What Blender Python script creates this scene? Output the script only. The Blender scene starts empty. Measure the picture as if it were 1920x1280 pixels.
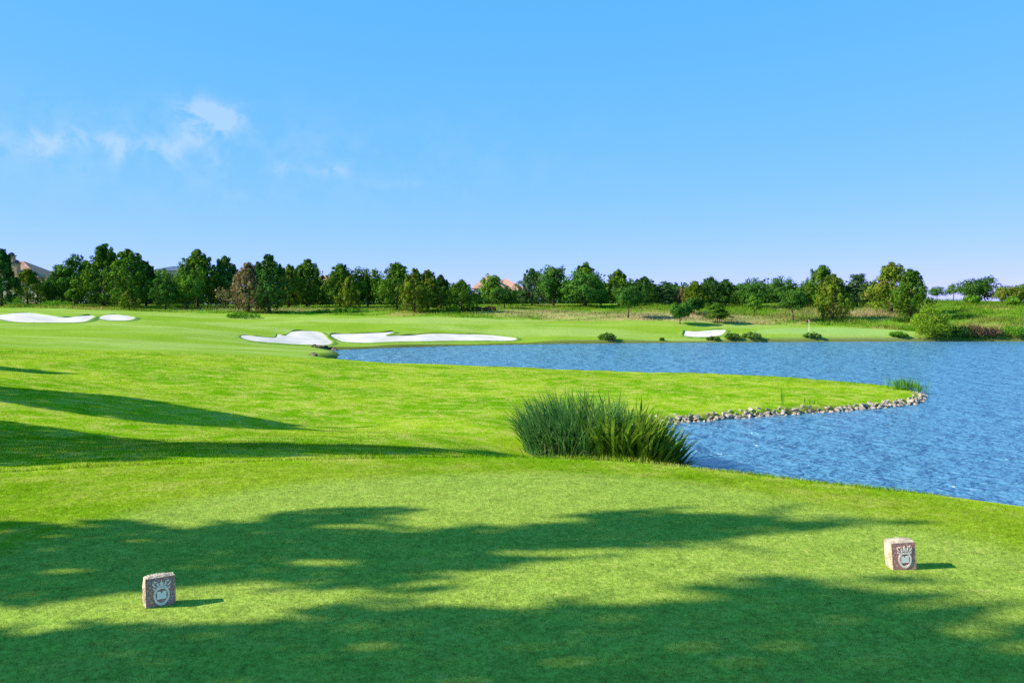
import bpy, bmesh, math, random
import numpy as np
from mathutils import Vector, Matrix
from mathutils.geometry import delaunay_2d_cdt

# ------------------------------------------------------------------ basics
SC = bpy.context.scene
COL = SC.collection
R = math.radians
CAMZ, F, HY = 5.2, 1700.0, 552.0          # lake level is z = 0, lens given in photo pixels

def ray(px, py, D):
    return ((px - 960.0) / F * D, D, CAMZ - (py - HY) / F * D)

def tag(o, label=None, cat=None, group=None, kind=None):
    if label: o['label'] = label
    if cat: o['category'] = cat
    if group: o['group'] = group
    if kind: o['kind'] = kind
    return o

def empty(name, loc=(0, 0, 0), rz=0.0):
    o = bpy.data.objects.new(name, None)
    COL.objects.link(o)
    o.empty_display_size = 0.2
    o.location = loc
    o.rotation_euler = (0, 0, rz)
    return o

def link(name, me, mats, parent=None, smooth=False):
    o = bpy.data.objects.new(name, me)
    COL.objects.link(o)
    for m in (mats if isinstance(mats, (list, tuple)) else [mats]):
        me.materials.append(m)
    if parent: o.parent = parent
    if smooth:
        me.polygons.foreach_set('use_smooth', np.ones(len(me.polygons), bool))
    return o

def mesh_np(name, V, Fc):
    V = np.ascontiguousarray(V, np.float32); Fc = np.ascontiguousarray(Fc, np.int32)
    n, k = Fc.shape
    me = bpy.data.meshes.new(name)
    me.vertices.add(len(V)); me.vertices.foreach_set('co', V.ravel())
    me.loops.add(n * k); me.loops.foreach_set('vertex_index', Fc.ravel())
    me.polygons.add(n); me.polygons.foreach_set('loop_start', np.arange(n, dtype=np.int32) * k)
    me.update(calc_edges=True); me.validate()
    return me

def add_attr(me, name, vals):
    a = me.attributes.new(name, 'FLOAT', 'POINT')
    a.data.foreach_set('value', np.ascontiguousarray(vals, np.float32))

def bm_mesh(name, bm):
    me = bpy.data.meshes.new(name); bm.normal_update(); bm.to_mesh(me); bm.free()
    return me

def add_box(bm, x0, x1, y0, y1, z0, z1):
    v = [bm.verts.new(p) for p in ((x0,y0,z0),(x1,y0,z0),(x1,y1,z0),(x0,y1,z0),(x0,y0,z1),(x1,y0,z1),(x1,y1,z1),(x0,y1,z1))]
    for f in ((3,2,1,0),(4,5,6,7),(0,1,5,4),(1,2,6,5),(2,3,7,6),(3,0,4,7)):
        bm.faces.new([v[i] for i in f])

def add_tube(bm, pts, radii, seg=8):
    rings = []
    for i, p in enumerate(pts):
        p = Vector(p)
        d = (Vector(pts[min(i+1, len(pts)-1)]) - Vector(pts[max(i-1, 0)])).normalized()
        a = d.cross(Vector((0.31, 0.95, 0.1))).normalized(); b = d.cross(a)
        rings.append([bm.verts.new(p + (a*math.cos(t) + b*math.sin(t)) * radii[i]) for t in [2*math.pi*k/seg for k in range(seg)]])
    for r0, r1 in zip(rings, rings[1:]):
        for k in range(seg):
            bm.faces.new((r0[k], r0[(k+1) % seg], r1[(k+1) % seg], r1[k]))
    bm.faces.new(rings[0][::-1]); bm.faces.new(rings[-1])

# ------------------------------------------------------------------ materials
class N:
    def __init__(s, tree): s.t = tree
    def n(s, typ, **kw):
        nd = s.t.nodes.new(typ)
        for k, v in kw.items():
            if k.startswith('i_'): nd.inputs[k[2:].replace('_', ' ')].default_value = v
            else: setattr(nd, k, v)
        return nd
    def l(s, a, b): s.t.links.new(a, b)
    def setin(s, sock, v):
        if isinstance(v, bpy.types.NodeSocket): s.l(v, sock)
        else: sock.default_value = v
    def math(s, op, a, b=0.0, c=None, clamp=False):
        nd = s.n('ShaderNodeMath', operation=op, use_clamp=clamp)
        s.setin(nd.inputs[0], a); s.setin(nd.inputs[1], b)
        if c is not None: s.setin(nd.inputs[2], c)
        return nd.outputs[0]
    def mix(s, f, a, b, mode='MIX'):
        nd = s.n('ShaderNodeMix', data_type='RGBA', blend_type=mode)
        s.setin(nd.inputs[0], f)
        for k, v in ((6, a), (7, b)):
            if isinstance(v, (tuple, list)): v = tuple(v)[:3] + (1.0,)
            s.setin(nd.inputs[k], v)
        return nd.outputs[2]
    def noise(s, vec, scale, detail=3.0, rough=0.55, dist=0.0):
        nd = s.n('ShaderNodeTexNoise')
        s.l(vec, nd.inputs['Vector'])
        nd.inputs['Scale'].default_value = scale; nd.inputs['Detail'].default_value = detail
        nd.inputs['Roughness'].default_value = rough; nd.inputs['Distortion'].default_value = dist
        return nd.outputs[0]
    def ramp(s, f, lo, hi):
        nd = s.n('ShaderNodeMapRange', interpolation_type='SMOOTHSTEP')
        s.l(f, nd.inputs[0]); nd.inputs[1].default_value = lo; nd.inputs[2].default_value = hi
        return nd.outputs[0]
    def attr(s, name): return s.n('ShaderNodeAttribute', attribute_name=name).outputs['Fac']

def new_mat(name):
    m = bpy.data.materials.new(name); m.use_nodes = True
    t = m.node_tree
    for n in list(t.nodes): t.nodes.remove(n)
    nn = N(t); out = nn.n('ShaderNodeOutputMaterial')
    return m, nn, out

def simple(name, c1, c2, scale=6.0, rough=0.8, bump=0.0, bscale=None, coord='Object', lo=0.35, hi=0.65, spec=0.3):
    m, nn, out = new_mat(name)
    tc = nn.n('ShaderNodeTexCoord').outputs[coord]
    f = nn.ramp(nn.noise(tc, scale, 4.0), lo, hi)
    p = nn.n('ShaderNodeBsdfPrincipled')
    nn.l(nn.mix(f, c1, c2), p.inputs['Base Color'])
    p.inputs['Roughness'].default_value = rough; p.inputs['Specular IOR Level'].default_value = spec
    if bump:
        b = nn.n('ShaderNodeBump'); b.inputs['Strength'].default_value = bump; b.inputs['Distance'].default_value = 0.05
        nn.l(nn.noise(tc, bscale or scale * 4, 4.0), b.inputs['Height']); nn.l(b.outputs[0], p.inputs['Normal'])
    nn.l(p.outputs[0], out.inputs[0])
    return m

def leaf_mat(name, c1, c2, scale=0.9, trans=0.16, vary=0.25, c3=None):
    m, nn, out = new_mat(name)
    tc = nn.n('ShaderNodeTexCoord').outputs['Object']
    oi = nn.n('ShaderNodeObjectInfo').outputs['Random']
    f = nn.ramp(nn.noise(tc, scale, 3.0), 0.32, 0.68)
    c = nn.mix(f, c1, c2)
    if c3:
        f3 = nn.ramp(nn.noise(tc, scale * 0.55, 2.0), 0.52, 0.66)
        c = nn.mix(nn.math('MULTIPLY', f3, 0.7), c, c3)
    ln = nn.attr('tint')
    v = nn.math('ADD', nn.math('MULTIPLY', oi, vary), 1.0 - vary * 0.5)
    v = nn.math('MULTIPLY', v, nn.math('ADD', nn.math('MULTIPLY', ln, 0.7), 0.65))
    vc = nn.n('ShaderNodeCombineColor'); [nn.l(v, vc.inputs[k]) for k in range(3)]
    c = nn.mix(1.0, c, vc.outputs[0], 'MULTIPLY')
    d = nn.n('ShaderNodeBsdfDiffuse'); nn.l(c, d.inputs['Color'])
    t = nn.n('ShaderNodeBsdfTranslucent'); nn.l(c, t.inputs['Color'])
    mx = nn.n('ShaderNodeMixShader'); mx.inputs[0].default_value = trans
    nn.l(d.outputs[0], mx.inputs[1]); nn.l(t.outputs[0], mx.inputs[2])
    nn.l(mx.outputs[0], out.inputs[0])
    return m

ROUGH_A, ROUGH_B, ROUGH_C = (0.120, 0.290, 0.003), (0.265, 0.400, 0.014), (0.41, 0.42, 0.105)
TEE_A, TEE_B, TEE_C = (0.125, 0.250, 0.006), (0.205, 0.310, 0.017), (0.33, 0.355, 0.075)

def grass_colour(nn, pos):
    """Turf colours of the mown zones, shared by the ground sheet and the blades on it."""
    n_big = nn.noise(pos, 0.22, 4.0); n_mid = nn.noise(pos, 1.3, 5.0, 0.6); n_sm = nn.noise(pos, 7.0, 4.0, 0.6)
    n_fine = nn.noise(pos, 45.0, 3.0, 0.65)
    tee, fair, green, inner = nn.attr('tee'), nn.attr('fairway'), nn.attr('green'), nn.attr('inner')
    s = nn.math('ADD', nn.math('MULTIPLY', n_big, 0.55), nn.math('MULTIPLY', n_mid, 0.45))
    rough = nn.mix(nn.ramp(s, 0.38, 0.60), ROUGH_A, ROUGH_B)
    rough = nn.mix(nn.math('MULTIPLY', nn.ramp(nn.math('ADD', nn.math('MULTIPLY', n_sm, 0.45), nn.math('MULTIPLY', n_mid, 0.55)), 0.46, 0.64), 0.85), rough, ROUGH_C)
    teec = nn.mix(nn.ramp(s, 0.40, 0.60), TEE_A, TEE_B)
    teec = nn.mix(nn.math('MULTIPLY', nn.ramp(nn.math('ADD', nn.math('MULTIPLY', n_sm, 0.5), nn.math('MULTIPLY', n_mid, 0.5)), 0.47, 0.68), 0.6), teec, TEE_C)
    teec = nn.mix(nn.math('MULTIPLY', inner, 0.68), teec, (0.26, 0.365, 0.070))
    mp = nn.n('ShaderNodeMapping'); nn.l(pos, mp.inputs[0])
    mp.inputs['Rotation'].default_value = (0, 0, R(-12)); mp.inputs['Scale'].default_value = (0.05, 0.28, 0.2)
    stripe = nn.noise(mp.outputs[0], 1.0, 2.0)
    fairc = nn.mix(nn.ramp(stripe, 0.40, 0.60), (0.20, 0.325, 0.030), (0.265, 0.375, 0.085))
    fairc = nn.mix(nn.math('MULTIPLY', nn.ramp(n_big, 0.5, 0.68), 0.55), fairc, (0.155, 0.29, 0.016))
    c = nn.mix(fair, rough, fairc)
    c = nn.mix(green, c, (0.24, 0.38, 0.10))
    c = nn.mix(tee, c, teec)
    n_vf = nn.noise(pos, 130.0, 2.0, 0.6); n_cm = nn.noise(pos, 22.0, 3.0, 0.7); n_dm = nn.noise(pos, 5.5, 4.0, 0.65)
    v = nn.math('ADD', nn.math('MULTIPLY', n_fine, 0.9), nn.math('MULTIPLY', n_vf, 0.8))
    v = nn.math('ADD', v, nn.math('MULTIPLY', n_cm, 1.15)); v = nn.math('ADD', v, nn.math('MULTIPLY', n_dm, 0.8))
    v = nn.math('MAXIMUM', nn.math('ADD', v, -0.80), 0.2)
    thin = nn.math('MULTIPLY', nn.ramp(nn.noise(pos, 11.0, 3.0, 0.7), 0.56, 0.72), nn.math('MULTIPLY', nn.ramp(n_big, 0.42, 0.6), 0.4))
    c = nn.mix(thin, c, (0.36, 0.31, 0.10))
    vc = nn.n('ShaderNodeCombineColor'); [nn.l(v, vc.inputs[k]) for k in range(3)]
    return nn.mix(1.0, c, vc.outputs[0], 'MULTIPLY'), n_fine, n_sm

def native_colour(nn, pos):
    a = nn.noise(pos, 0.12, 4.0, 0.6); b = nn.noise(pos, 0.6, 4.0, 0.6)
    c = nn.mix(nn.ramp(b, 0.38, 0.62), (0.105, 0.27, 0.012), (0.21, 0.33, 0.035))
    c = nn.mix(nn.ramp(a, 0.53, 0.66), c, (0.29, 0.31, 0.07))
    tan = nn.math('ADD', nn.attr('tan'), nn.math('MULTIPLY', nn.math('SUBTRACT', b, 0.5), 1.6), clamp=True)
    tan = nn.math('MULTIPLY', tan, nn.ramp(nn.attr('tan'), 0.02, 0.25))
    return nn.mix(tan, c, (0.42, 0.34, 0.17))

def mat_ground():
    m, nn, out = new_mat('turf')
    pos = nn.n('ShaderNodeNewGeometry').outputs['Position']
    c, nf, ns = grass_colour(nn, pos)
    c = nn.mix(nn.attr('native'), c, native_colour(nn, pos))
    c = nn.mix(nn.attr('bank'), c, (0.075, 0.06, 0.035))
    p = nn.n('ShaderNodeBsdfDiffuse')
    nn.l(c, p.inputs['Color'])
    b = nn.n('ShaderNodeBump'); b.inputs['Strength'].default_value = 0.35; b.inputs['Distance'].default_value = 0.02
    nn.l(nn.math('ADD', nf, nn.math('MULTIPLY', ns, 2.0)), b.inputs['Height']); nn.l(b.outputs[0], p.inputs['Normal'])
    nn.l(p.outputs[0], out.inputs[0])
    return m

def mat_blades(name, native=False):
    m, nn, out = new_mat(name)
    g = nn.n('ShaderNodeNewGeometry'); pos = g.outputs['Position']
    c = native_colour(nn, pos) if native else grass_colour(nn, pos)[0]
    ln = nn.attr('tint')
    v = nn.math('ADD', nn.math('MULTIPLY', ln, 0.9), 0.65)
    vc = nn.n('ShaderNodeCombineColor'); [nn.l(v, vc.inputs[k]) for k in range(3)]
    c = nn.mix(1.0, c, vc.outputs[0], 'MULTIPLY')
    va = nn.n('ShaderNodeVectorMath', operation='MULTIPLY_ADD')
    nn.l(g.outputs['Normal'], va.inputs[0]); va.inputs[1].default_value = (0.45,) * 3; va.inputs[2].default_value = (0, 0, 1)
    nv = nn.n('ShaderNodeVectorMath', operation='NORMALIZE'); nn.l(va.outputs[0], nv.inputs[0])
    d = nn.n('ShaderNodeBsdfDiffuse'); nn.l(c, d.inputs['Color']); nn.l(nv.outputs[0], d.inputs['Normal'])
    t = nn.n('ShaderNodeBsdfTranslucent'); nn.l(c, t.inputs['Color'])
    mx = nn.n('ShaderNodeMixShader'); mx.inputs[0].default_value = 0.4
    nn.l(d.outputs[0], mx.inputs[1]); nn.l(t.outputs[0], mx.inputs[2])
    nn.l(mx.outputs[0], out.inputs[0])
    return m

def mat_water():
    m, nn, out = new_mat('lake_water')
    pos = nn.n('ShaderNodeNewGeometry').outputs['Position']
    def layer(sc, rot, k, det, dist):
        mp = nn.n('ShaderNodeMapping'); nn.l(pos, mp.inputs[0])
        mp.inputs['Rotation'].default_value = (0, 0, R(rot)); mp.inputs['Scale'].default_value = sc
        return nn.math('MULTIPLY', nn.noise(mp.outputs[0], 1.0, det, 0.5, dist), k)
    h = nn.math('ADD', layer((2.4, 3.6, 1), 6, 0.40, 2.0, 0.4), layer((5.5, 8.0, 1), -8, 0.18, 2.0, 0.3))
    h = nn.math('ADD', h, layer((0.95, 1.35, 1), 14, 0.80, 2.0, 0.4))
    h = nn.math('ADD', h, layer((0.34, 0.42, 1), -10, 1.05, 2.0, 0.5))
    b = nn.n('ShaderNodeBump'); b.inputs['Strength'].default_value = 1.0; b.inputs['Distance'].default_value = 0.74
    nn.l(h, b.inputs['Height'])
    p = nn.n('ShaderNodeBsdfPrincipled')
    p.inputs['Base Color'].default_value = (0.08, 0.225, 0.39, 1)
    p.inputs['Roughness'].default_value = 0.27; p.inputs['IOR'].default_value = 1.7
    p.inputs['Specular IOR Level'].default_value = 0.5
    nn.l(b.outputs[0], p.inputs['Normal'])
    nn.l(p.outputs[0], out.inputs[0])
    return m

M = {}
M['ground'] = mat_ground(); M['water'] = mat_water()
M['blades'] = mat_blades('turf_blades'); M['native'] = mat_blades('meadow_blades', True)
M['sand'] = simple('white_sand', (0.52, 0.485, 0.475), (0.60, 0.565, 0.555), 0.6, 0.95, 0.25, 6.0)
M['lip'] = simple('bunker_edge_turf', (0.11, 0.22, 0.010), (0.18, 0.30, 0.03), 1.2, 0.95, 0.4, 12.0)
M['rock'] = simple('pale_limestone', (0.20, 0.165, 0.14), (0.47, 0.41, 0.35), 2.2, 0.9, 0.7, 9.0)
M['rock_dark'] = simple('wet_shore_rock', (0.06, 0.05, 0.035), (0.17, 0.14, 0.10), 3.0, 0.9, 0.6, 9.0)
M['bark'] = simple('bark', (0.06, 0.045, 0.035), (0.14, 0.105, 0.08), 3.0, 0.95, 0.5, 14.0)
M['pine'] = leaf_mat('pine_needles', (0.038, 0.110, 0.013), (0.110, 0.214, 0.018), c3=(0.073, 0.116, 0.026))
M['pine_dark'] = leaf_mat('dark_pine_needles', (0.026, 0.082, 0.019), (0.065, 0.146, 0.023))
M['pine_yellow'] = leaf_mat('yellow_green_needles', (0.074, 0.142, 0.013), (0.182, 0.250, 0.024), c3=(0.172, 0.149, 0.041))
M['pine_dead'] = leaf_mat('browned_needles', (0.154, 0.133, 0.052), (0.317, 0.224, 0.122), c3=(0.102, 0.143, 0.030))
M['pine_blue'] = leaf_mat('blue_green_needles', (0.042, 0.102, 0.036), (0.090, 0.168, 0.054))
M['oak'] = leaf_mat('oak_leaves', (0.034, 0.115, 0.019), (0.089, 0.203, 0.030))
M['oak_light'] = leaf_mat('light_oak_leaves', (0.071, 0.173, 0.018), (0.140, 0.275, 0.028))
M['willow'] = leaf_mat('willow_leaves', (0.14, 0.27, 0.014), (0.27, 0.40, 0.04), trans=0.4)
M['brush'] = leaf_mat('dry_brush', (0.085, 0.05, 0.035), (0.20, 0.15, 0.08))
M['shore_shrub'] = leaf_mat('shore_shrub_leaves', (0.053, 0.143, 0.015), (0.150, 0.255, 0.045), 2.0)
M['reed'] = leaf_mat('reed_blades', (0.074, 0.223, 0.061), (0.176, 0.365, 0.101), 0.8, 0.45)
M['broad'] = leaf_mat('broad_water_leaves', (0.085, 0.189, 0.016), (0.286, 0.377, 0.039), 1.6, 0.4, c3=(0.065, 0.117, 0.023))
M['dry'] = leaf_mat('dry_stalks', (0.20, 0.26, 0.10), (0.40, 0.36, 0.20), 2.0, 0.4)
M['tuft'] = leaf_mat('tuft_blades', (0.09, 0.27, 0.02), (0.17, 0.37, 0.03), 2.0, 0.4)
M['tile'] = simple('clay_roof_tile', (0.42, 0.22, 0.16), (0.58, 0.34, 0.26), 1.5, 0.85, 0.4, 5.0)
M['tile_brown'] = simple('brown_roof_tile', (0.26, 0.15, 0.12), (0.40, 0.25, 0.20), 1.5, 0.85, 0.4, 5.0)
M['slate'] = simple('slate_roof', (0.06, 0.09, 0.15), (0.11, 0.15, 0.23), 1.0, 0.6)
M['stucco'] = simple('cream_stucco', (0.55, 0.45, 0.35), (0.64, 0.55, 0.44), 0.8, 0.9)
M['brick'] = simple('tan_brick', (0.30, 0.20, 0.13), (0.42, 0.30, 0.20), 2.0, 0.9)
M['capm'] = simple('dark_metal_cap', (0.02, 0.022, 0.03), (0.04, 0.045, 0.055), 2.0, 0.5)
M['glass'] = simple('window_glass', (0.05, 0.07, 0.10), (0.08, 0.11, 0.15), 0.5, 0.1, spec=0.6)
M['trim'] = simple('white_trim', (0.7, 0.68, 0.64), (0.76, 0.74, 0.70), 1.0, 0.7)
M['stone_light'] = simple('cut_sandstone', (0.44, 0.33, 0.24), (0.66, 0.55, 0.44), 28.0, 0.9, 0.5, 90.0)
M['stone_front'] = simple('polished_brown_face', (0.40, 0.17, 0.15), (0.74, 0.44, 0.36), 70.0, 0.6, 0.25, 140.0, lo=0.42, hi=0.72)
M['emblem'] = simple('pale_grey_paint', (0.78, 0.62, 0.54), (0.93, 0.78, 0.69), 70.0, 0.7, lo=0.3, hi=0.55)
M['white'] = simple('white_paint', (0.88, 0.78, 0.72), (0.94, 0.84, 0.78), 40.0, 0.6)
M['flag'] = simple('red_flag_cloth', (0.34, 0.07, 0.05), (0.42, 0.10, 0.07), 3.0, 0.8)

# ------------------------------------------------------------------ terrain function
def catmull(P, n=5, closed=True):
    P = np.array(P, float); out = []
    m = len(P)
    for i in range(m if closed else m - 1):
        if closed: a, b, c, d = P[(i-1) % m], P[i], P[(i+1) % m], P[(i+2) % m]
        else: a, b, c, d = P[max(i-1, 0)], P[i], P[i+1], P[min(i+2, m-1)]
        for k in range(n):
            t = k / n
            out.append(0.5*((2*b) + (c-a)*t + (2*a-5*b+4*c-d)*t*t + (3*b-a-3*c+d)*t**3))
    if not closed: out.append(P[-1])
    return np.array(out)

LAKE = catmull([(5.6,36.2),(4.1,33.5),(3.7,30.5),(4.6,27.3),(6.4,24),(8.2,19.5),(10.5,15),(14,9.5),(20,3),(32,-6),(60,-20),(120,-25),
        (150,30),(140,85),(110,101),(75,101.5),(56.7,100.5),(43.7,100.5),(31.5,99.3),(13.7,97),(0,94),(-10.9,88.8),(-15.0,86),(-17.6,84.5),
        (-15.4,80),(-14.4,74),(-14.0,68.5),(-8,64),(2,62.5),(12,59),(18.2,54.8),(20.9,50.6),(21.1,46.8),(19.3,43.5),(15.4,40.9),(11.3,39.1),(7.6,37.3)], 4)
TEE = catmull([(-5.3,9.25),(-2.7,9.9),(-0.35,10.15),(1.0,9.95),(1.9,9.5),(2.85,8.85),(4.4,7.75),(6.6,5.4),(8.6,1),(9,-8),(8,-15),(-9,-15),(-11,-6),(-11.5,2),(-9.5,7)], 5)
INNER = catmull([(-3.6,6.2),(-3.05,7.6),(-1.9,8.7),(0.2,9.2),(1.6,8.8),(2.6,7.8),(3.6,6.3),(4.4,4.0),(4.6,0),(4,-6),(-4,-6),(-4.6,0),(-4.2,4)], 5)
GREEN = catmull([(27.5,102.2),(33,101.3),(40,101.4),(45.2,102.4),(45,104.0),(40,105.6),(33,105.6),(28.5,104.2)], 5)

def sdist(P, poly):
    """distance to the outline, positive outside"""
    P = np.atleast_2d(P); out = np.empty(len(P))
    A = poly; B = np.roll(poly, -1, 0)
    for s in range(0, len(P), 8000):
        p = P[s:s+8000]
        ab = B - A; ap = p[:, None] - A[None]
        t = np.clip((ap*ab).sum(2) / ((ab*ab).sum(1) + 1e-12), 0, 1)
        d = np.sqrt((((ap - t[..., None]*ab))**2).sum(2)).min(1)
        y = p[:, 1:2]; x = p[:, 0:1]
        cond = (A[None, :, 1] > y) != (B[None, :, 1] > y)
        xi = A[None, :, 0] + (y - A[None, :, 1]) * (B - A)[None, :, 0] / np.where(np.abs((B-A)[None, :, 1]) < 1e-9, 1e-9, (B-A)[None, :, 1])
        inside = ((cond & (x < xi)).sum(1) % 2) == 1
        out[s:s+8000] = np.where(inside, -d, d)
    return out

CP = [  # photo pixel and distance of points on the open ground
 (0,872,13.5),(0,828,19.5),(0,745,28),(0,692,40),(0,652,58),(0,622,78),(0,603,90),(0,586,104),(0,575,122),
 (150,606,92),(150,590,103),(250,603,95),(250,592,105),
 (300,860,14),(300,832,20),(300,778,29),(300,705,42),(300,662,58),(300,622,84),(300,602,100),(300,587,112),(300,575,130),
 (600,852,15),(600,836,20),(600,806,29.5),(600,752,37),(600,704,48),(480,640,84),(450,625,90),(520,600,106),(500,588,112),(500,577,130),
 (850,849,16),(850,826,25),(800,770,36),(800,712,49),(930,800,30),(930,760,38),(960,708,51),
 (985,857,26.4),(1100,864,26.6),(1200,772,37.6),(1200,714,51),(1400,745,43),(1400,714,51),(1600,735,46),(1100,780,36),
 (600,646,87),(560,622,95),(640,640,91),(720,623,98),(720,642,90.5),(850,628,98),(850,641,93.5),(960,632,98),(600,606,102),(800,604,104),
 (1000,612,103),(1000,600,108),(950,585,118),(1100,590,114),(1250,620,103),(1250,602,108),(1200,580,125),(1320,620,103),(1320,632,100.3),
 (1500,620,103.5),(1500,608,108),(1500,590,120),(1500,575,135),(1650,618,104.5),(1700,600,112),(1680,582,124),(1780,566,138),(1780,600,113),
 (1900,605,110),(1900,585,122),(1900,569,138),(700,577,130),(950,573,138),(1200,573,138),(1600,573,138),(150,577,122),
]
CTRL = [ray(*c) for c in CP] + [(-8,5,2.7),(0,5,2.2),(6,2,1.6),(12,0,0.8),(-20,0,3.4),(-20,10,3.2),(-32,28,3.4),(-40,45,3.3),(-60,60,3.2),(-75,90,3.6),
    (-90,120,4.2),(-30,-10,3.4),(0,-10,2.6),(80,108,2.0),(90,125,3.8),(90,140,4.3),(-90,150,3.6),(0,150,3.6),(90,150,4.2),(3,20,0.9),(5,15,1.2)]
CTRL = np.array(CTRL); _C = CTRL[:, :2] / 30.0
def _K(r2): return np.where(r2 > 1e-12, 0.5*r2*np.log(np.maximum(r2, 1e-12)), 0.0)
_n = len(_C)
_A = np.zeros((_n+3, _n+3)); _A[:_n, :_n] = _K(((_C[:, None]-_C[None])**2).sum(2)) + np.eye(_n)*2e-3
_A[:_n, _n] = 1; _A[:_n, _n+1:] = _C; _A[_n, :_n] = 1; _A[_n+1:, :_n] = _C.T
_W = np.linalg.solve(_A, np.concatenate([CTRL[:, 2], [0, 0, 0]]))

def sstep(a, b, x):
    t = np.clip((x-a)/(b-a), 0, 1); return t*t*(3-2*t)
def smax(a, b, k): h = np.clip(0.5+0.5*(a-b)/k, 0, 1); return b*(1-h)+a*h+k*h*(1-h)
def smin(a, b, k): return -smax(-a, -b, k)

def terrain(X, Y):
    X = np.atleast_1d(np.asarray(X, float)); Y = np.atleast_1d(np.asarray(Y, float))
    xc, yc = np.clip(X, -92, 92), np.clip(Y, -12, 150)
    z = np.empty(len(X))
    for s in range(0, len(X), 8000):
        q = np.stack([xc[s:s+8000], yc[s:s+8000]], 1)/30.0
        z[s:s+8000] = _K(((q[:, None]-_C[None])**2).sum(2)) @ _W[:_n] + _W[_n] + q @ _W[_n+1:]
    z = np.clip(z, 0.12, 4.6)
    und = 0.06*np.sin(X*0.31+1.1*np.sin(Y*0.17)) * np.sin(Y*0.27+0.7) + 0.035*np.sin(X*0.83+Y*0.4)*np.sin(Y*0.71-X*0.2)
    z = z + und*sstep(14, 30, Y)
    w = sstep(146, 230, Y); z = z*(1-w) + (2.2-(Y-150)*0.02)*w
    w = sstep(110, 400, np.abs(X)); z = z*(1-w) + np.minimum(z, 2.0)*w
    P = np.stack([X, Y], 1)
    d = np.full(len(X), 99.0); near = (np.abs(X) < 30) & (Y < 30) & (Y > -30)
    if near.any(): d[near] = sdist(P[near], TEE)
    do = np.maximum(d, 0)
    zt = 3.4 - 0.40*(np.sqrt(do*do+0.16)-0.4) - 0.035*sstep(1.2, 0.0, -np.minimum(d, 0))
    z = np.where(near, smax(z, zt, 0.12), z)
    lk = np.full(len(X), 999.0); nl = (X > -30) & (X < 160) & (Y > -35) & (Y < 112)
    if nl.any(): lk[nl] = sdist(P[nl], LAKE)
    zb = 0.16*(1-np.exp(-np.maximum(lk, 0)/0.12)) + 0.45*np.maximum(lk, 0)
    z = np.where(lk > 0, smin(z, zb, 0.10), np.maximum(-0.5*np.abs(lk)-0.02, -1.2))
    return z

def tz(x, y): return float(terrain([x], [y])[0])

def hit(px, py, d0=55.0, d1=150.0):
    D = np.linspace(d0, d1, 700); X = (px-960)/F*D
    g = terrain(X, D) - (CAMZ-(py-HY)/F*D)
    k = int(np.argmax(g >= 0)) if (g >= 0).any() else len(D)-1
    return X[k], D[k]

# ------------------------------------------------------------------ ground sheet
def axis(parts):
    out = [parts[0][0]]
    for a, b, st in parts:
        n = max(1, int(round((b-a)/st)))
        out += list(np.linspace(a, b, n+1)[1:])
    return np.array(out)
gx = axis([(-3000,-900,700),(-900,-300,150),(-300,-110,30),(-110,-66,1.3),(-66,-32,0.8),(-32,-11,0.6),(-11,12,0.22),(12,26,0.35),(26,66,0.8),(66,110,2.5),(110,300,20),(300,900,150),(900,3000,700)])
gy = axis([(-400,-60,60),(-60,-20,8),(-20,0,2),(0,6,0.3),(6,12.5,0.14),(12.5,54,0.45),(54,84,0.7),(84,112,0.4),(112,150,1.0),(150,260,8),(260,900,60),(900,4000,600)])
GX, GY = np.meshgrid(gx, gy); gxf, gyf = GX.ravel(), GY.ravel()
GZ = terrain(gxf, gyf)
nx, ny = len(gx), len(gy)
idx = np.arange(nx*ny).reshape(ny, nx)
Fq = np.stack([idx[:-1, :-1], idx[:-1, 1:], idx[1:, 1:], idx[1:, :-1]], -1).reshape(-1, 4)

NBX = [-200,-66,-37,-20,-4,15,25,38,43,46,48.5,52,300]; NBY = [118,118,112.5,110,108,108,107.8,106.3,104.8,102.5,99,96,96]
FBX = [-60,-19,-18.6,-17,-14.5,-13,300]; FBY = [56,60,60.5,62,66,67,67]
def zones(X, Y):
    P = np.stack([X, Y], 1); z = {}
    near = (np.abs(X) < 30) & (Y < 30) & (Y > -30)
    d = np.full(len(X), 99.0); di = np.full(len(X), 99.0)
    if near.any(): d[near] = sdist(P[near], TEE); di[near] = sdist(P[near], INNER)
    z['tee'] = sstep(0.15, -0.15, d); z['inner'] = sstep(0.25, -0.25, di)
    fb = np.interp(X, FBX, FBY); nb = np.interp(X, NBX, NBY)
    z['fairway'] = sstep(-1.5, 1.5, Y-fb)
    z['native'] = sstep(-0.5, 0.5, Y-nb)
    g = np.full(len(X), 99.0); m = (X > 20) & (X < 52) & (Y > 95) & (Y < 112)
    if m.any(): g[m] = sdist(P[m], GREEN)
    z['green'] = sstep(0.4, -0.4, g)
    t = np.exp(-(((X-20)/13)**2+((Y-112)/5.5)**2)) + 0.9*np.exp(-(((X-47)/8)**2+((Y-121)/7)**2)) + 0.55*np.exp(-(((X+32)/14)**2+((Y-121)/5)**2)) + 0.6*np.exp(-(((X-2)/7)**2+((Y-118)/6)**2)) + 0.2*np.exp(-(((X-62)/9)**2+((Y-106)/5)**2))
    z['tan'] = np.clip(t, 0, 1)
    lk = np.full(len(X), 999.0); nl = (X > -30) & (X < 160) & (Y > -35) & (Y < 112)
    if nl.any(): lk[nl] = sdist(P[nl], LAKE)
    z['bank'] = sstep(0.32+np.where(Y > 75, 0.6, 0), 0.10, lk)*np.where(Y > 75, 0.7, 1)
    return z

me = mesh_np('ground', np.stack([gxf, gyf, GZ], 1), Fq)
for k, v in zones(gxf, gyf).items(): add_attr(me, k, v)
tag(link('ground', me, M['ground'], smooth=True), kind='structure')

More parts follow.
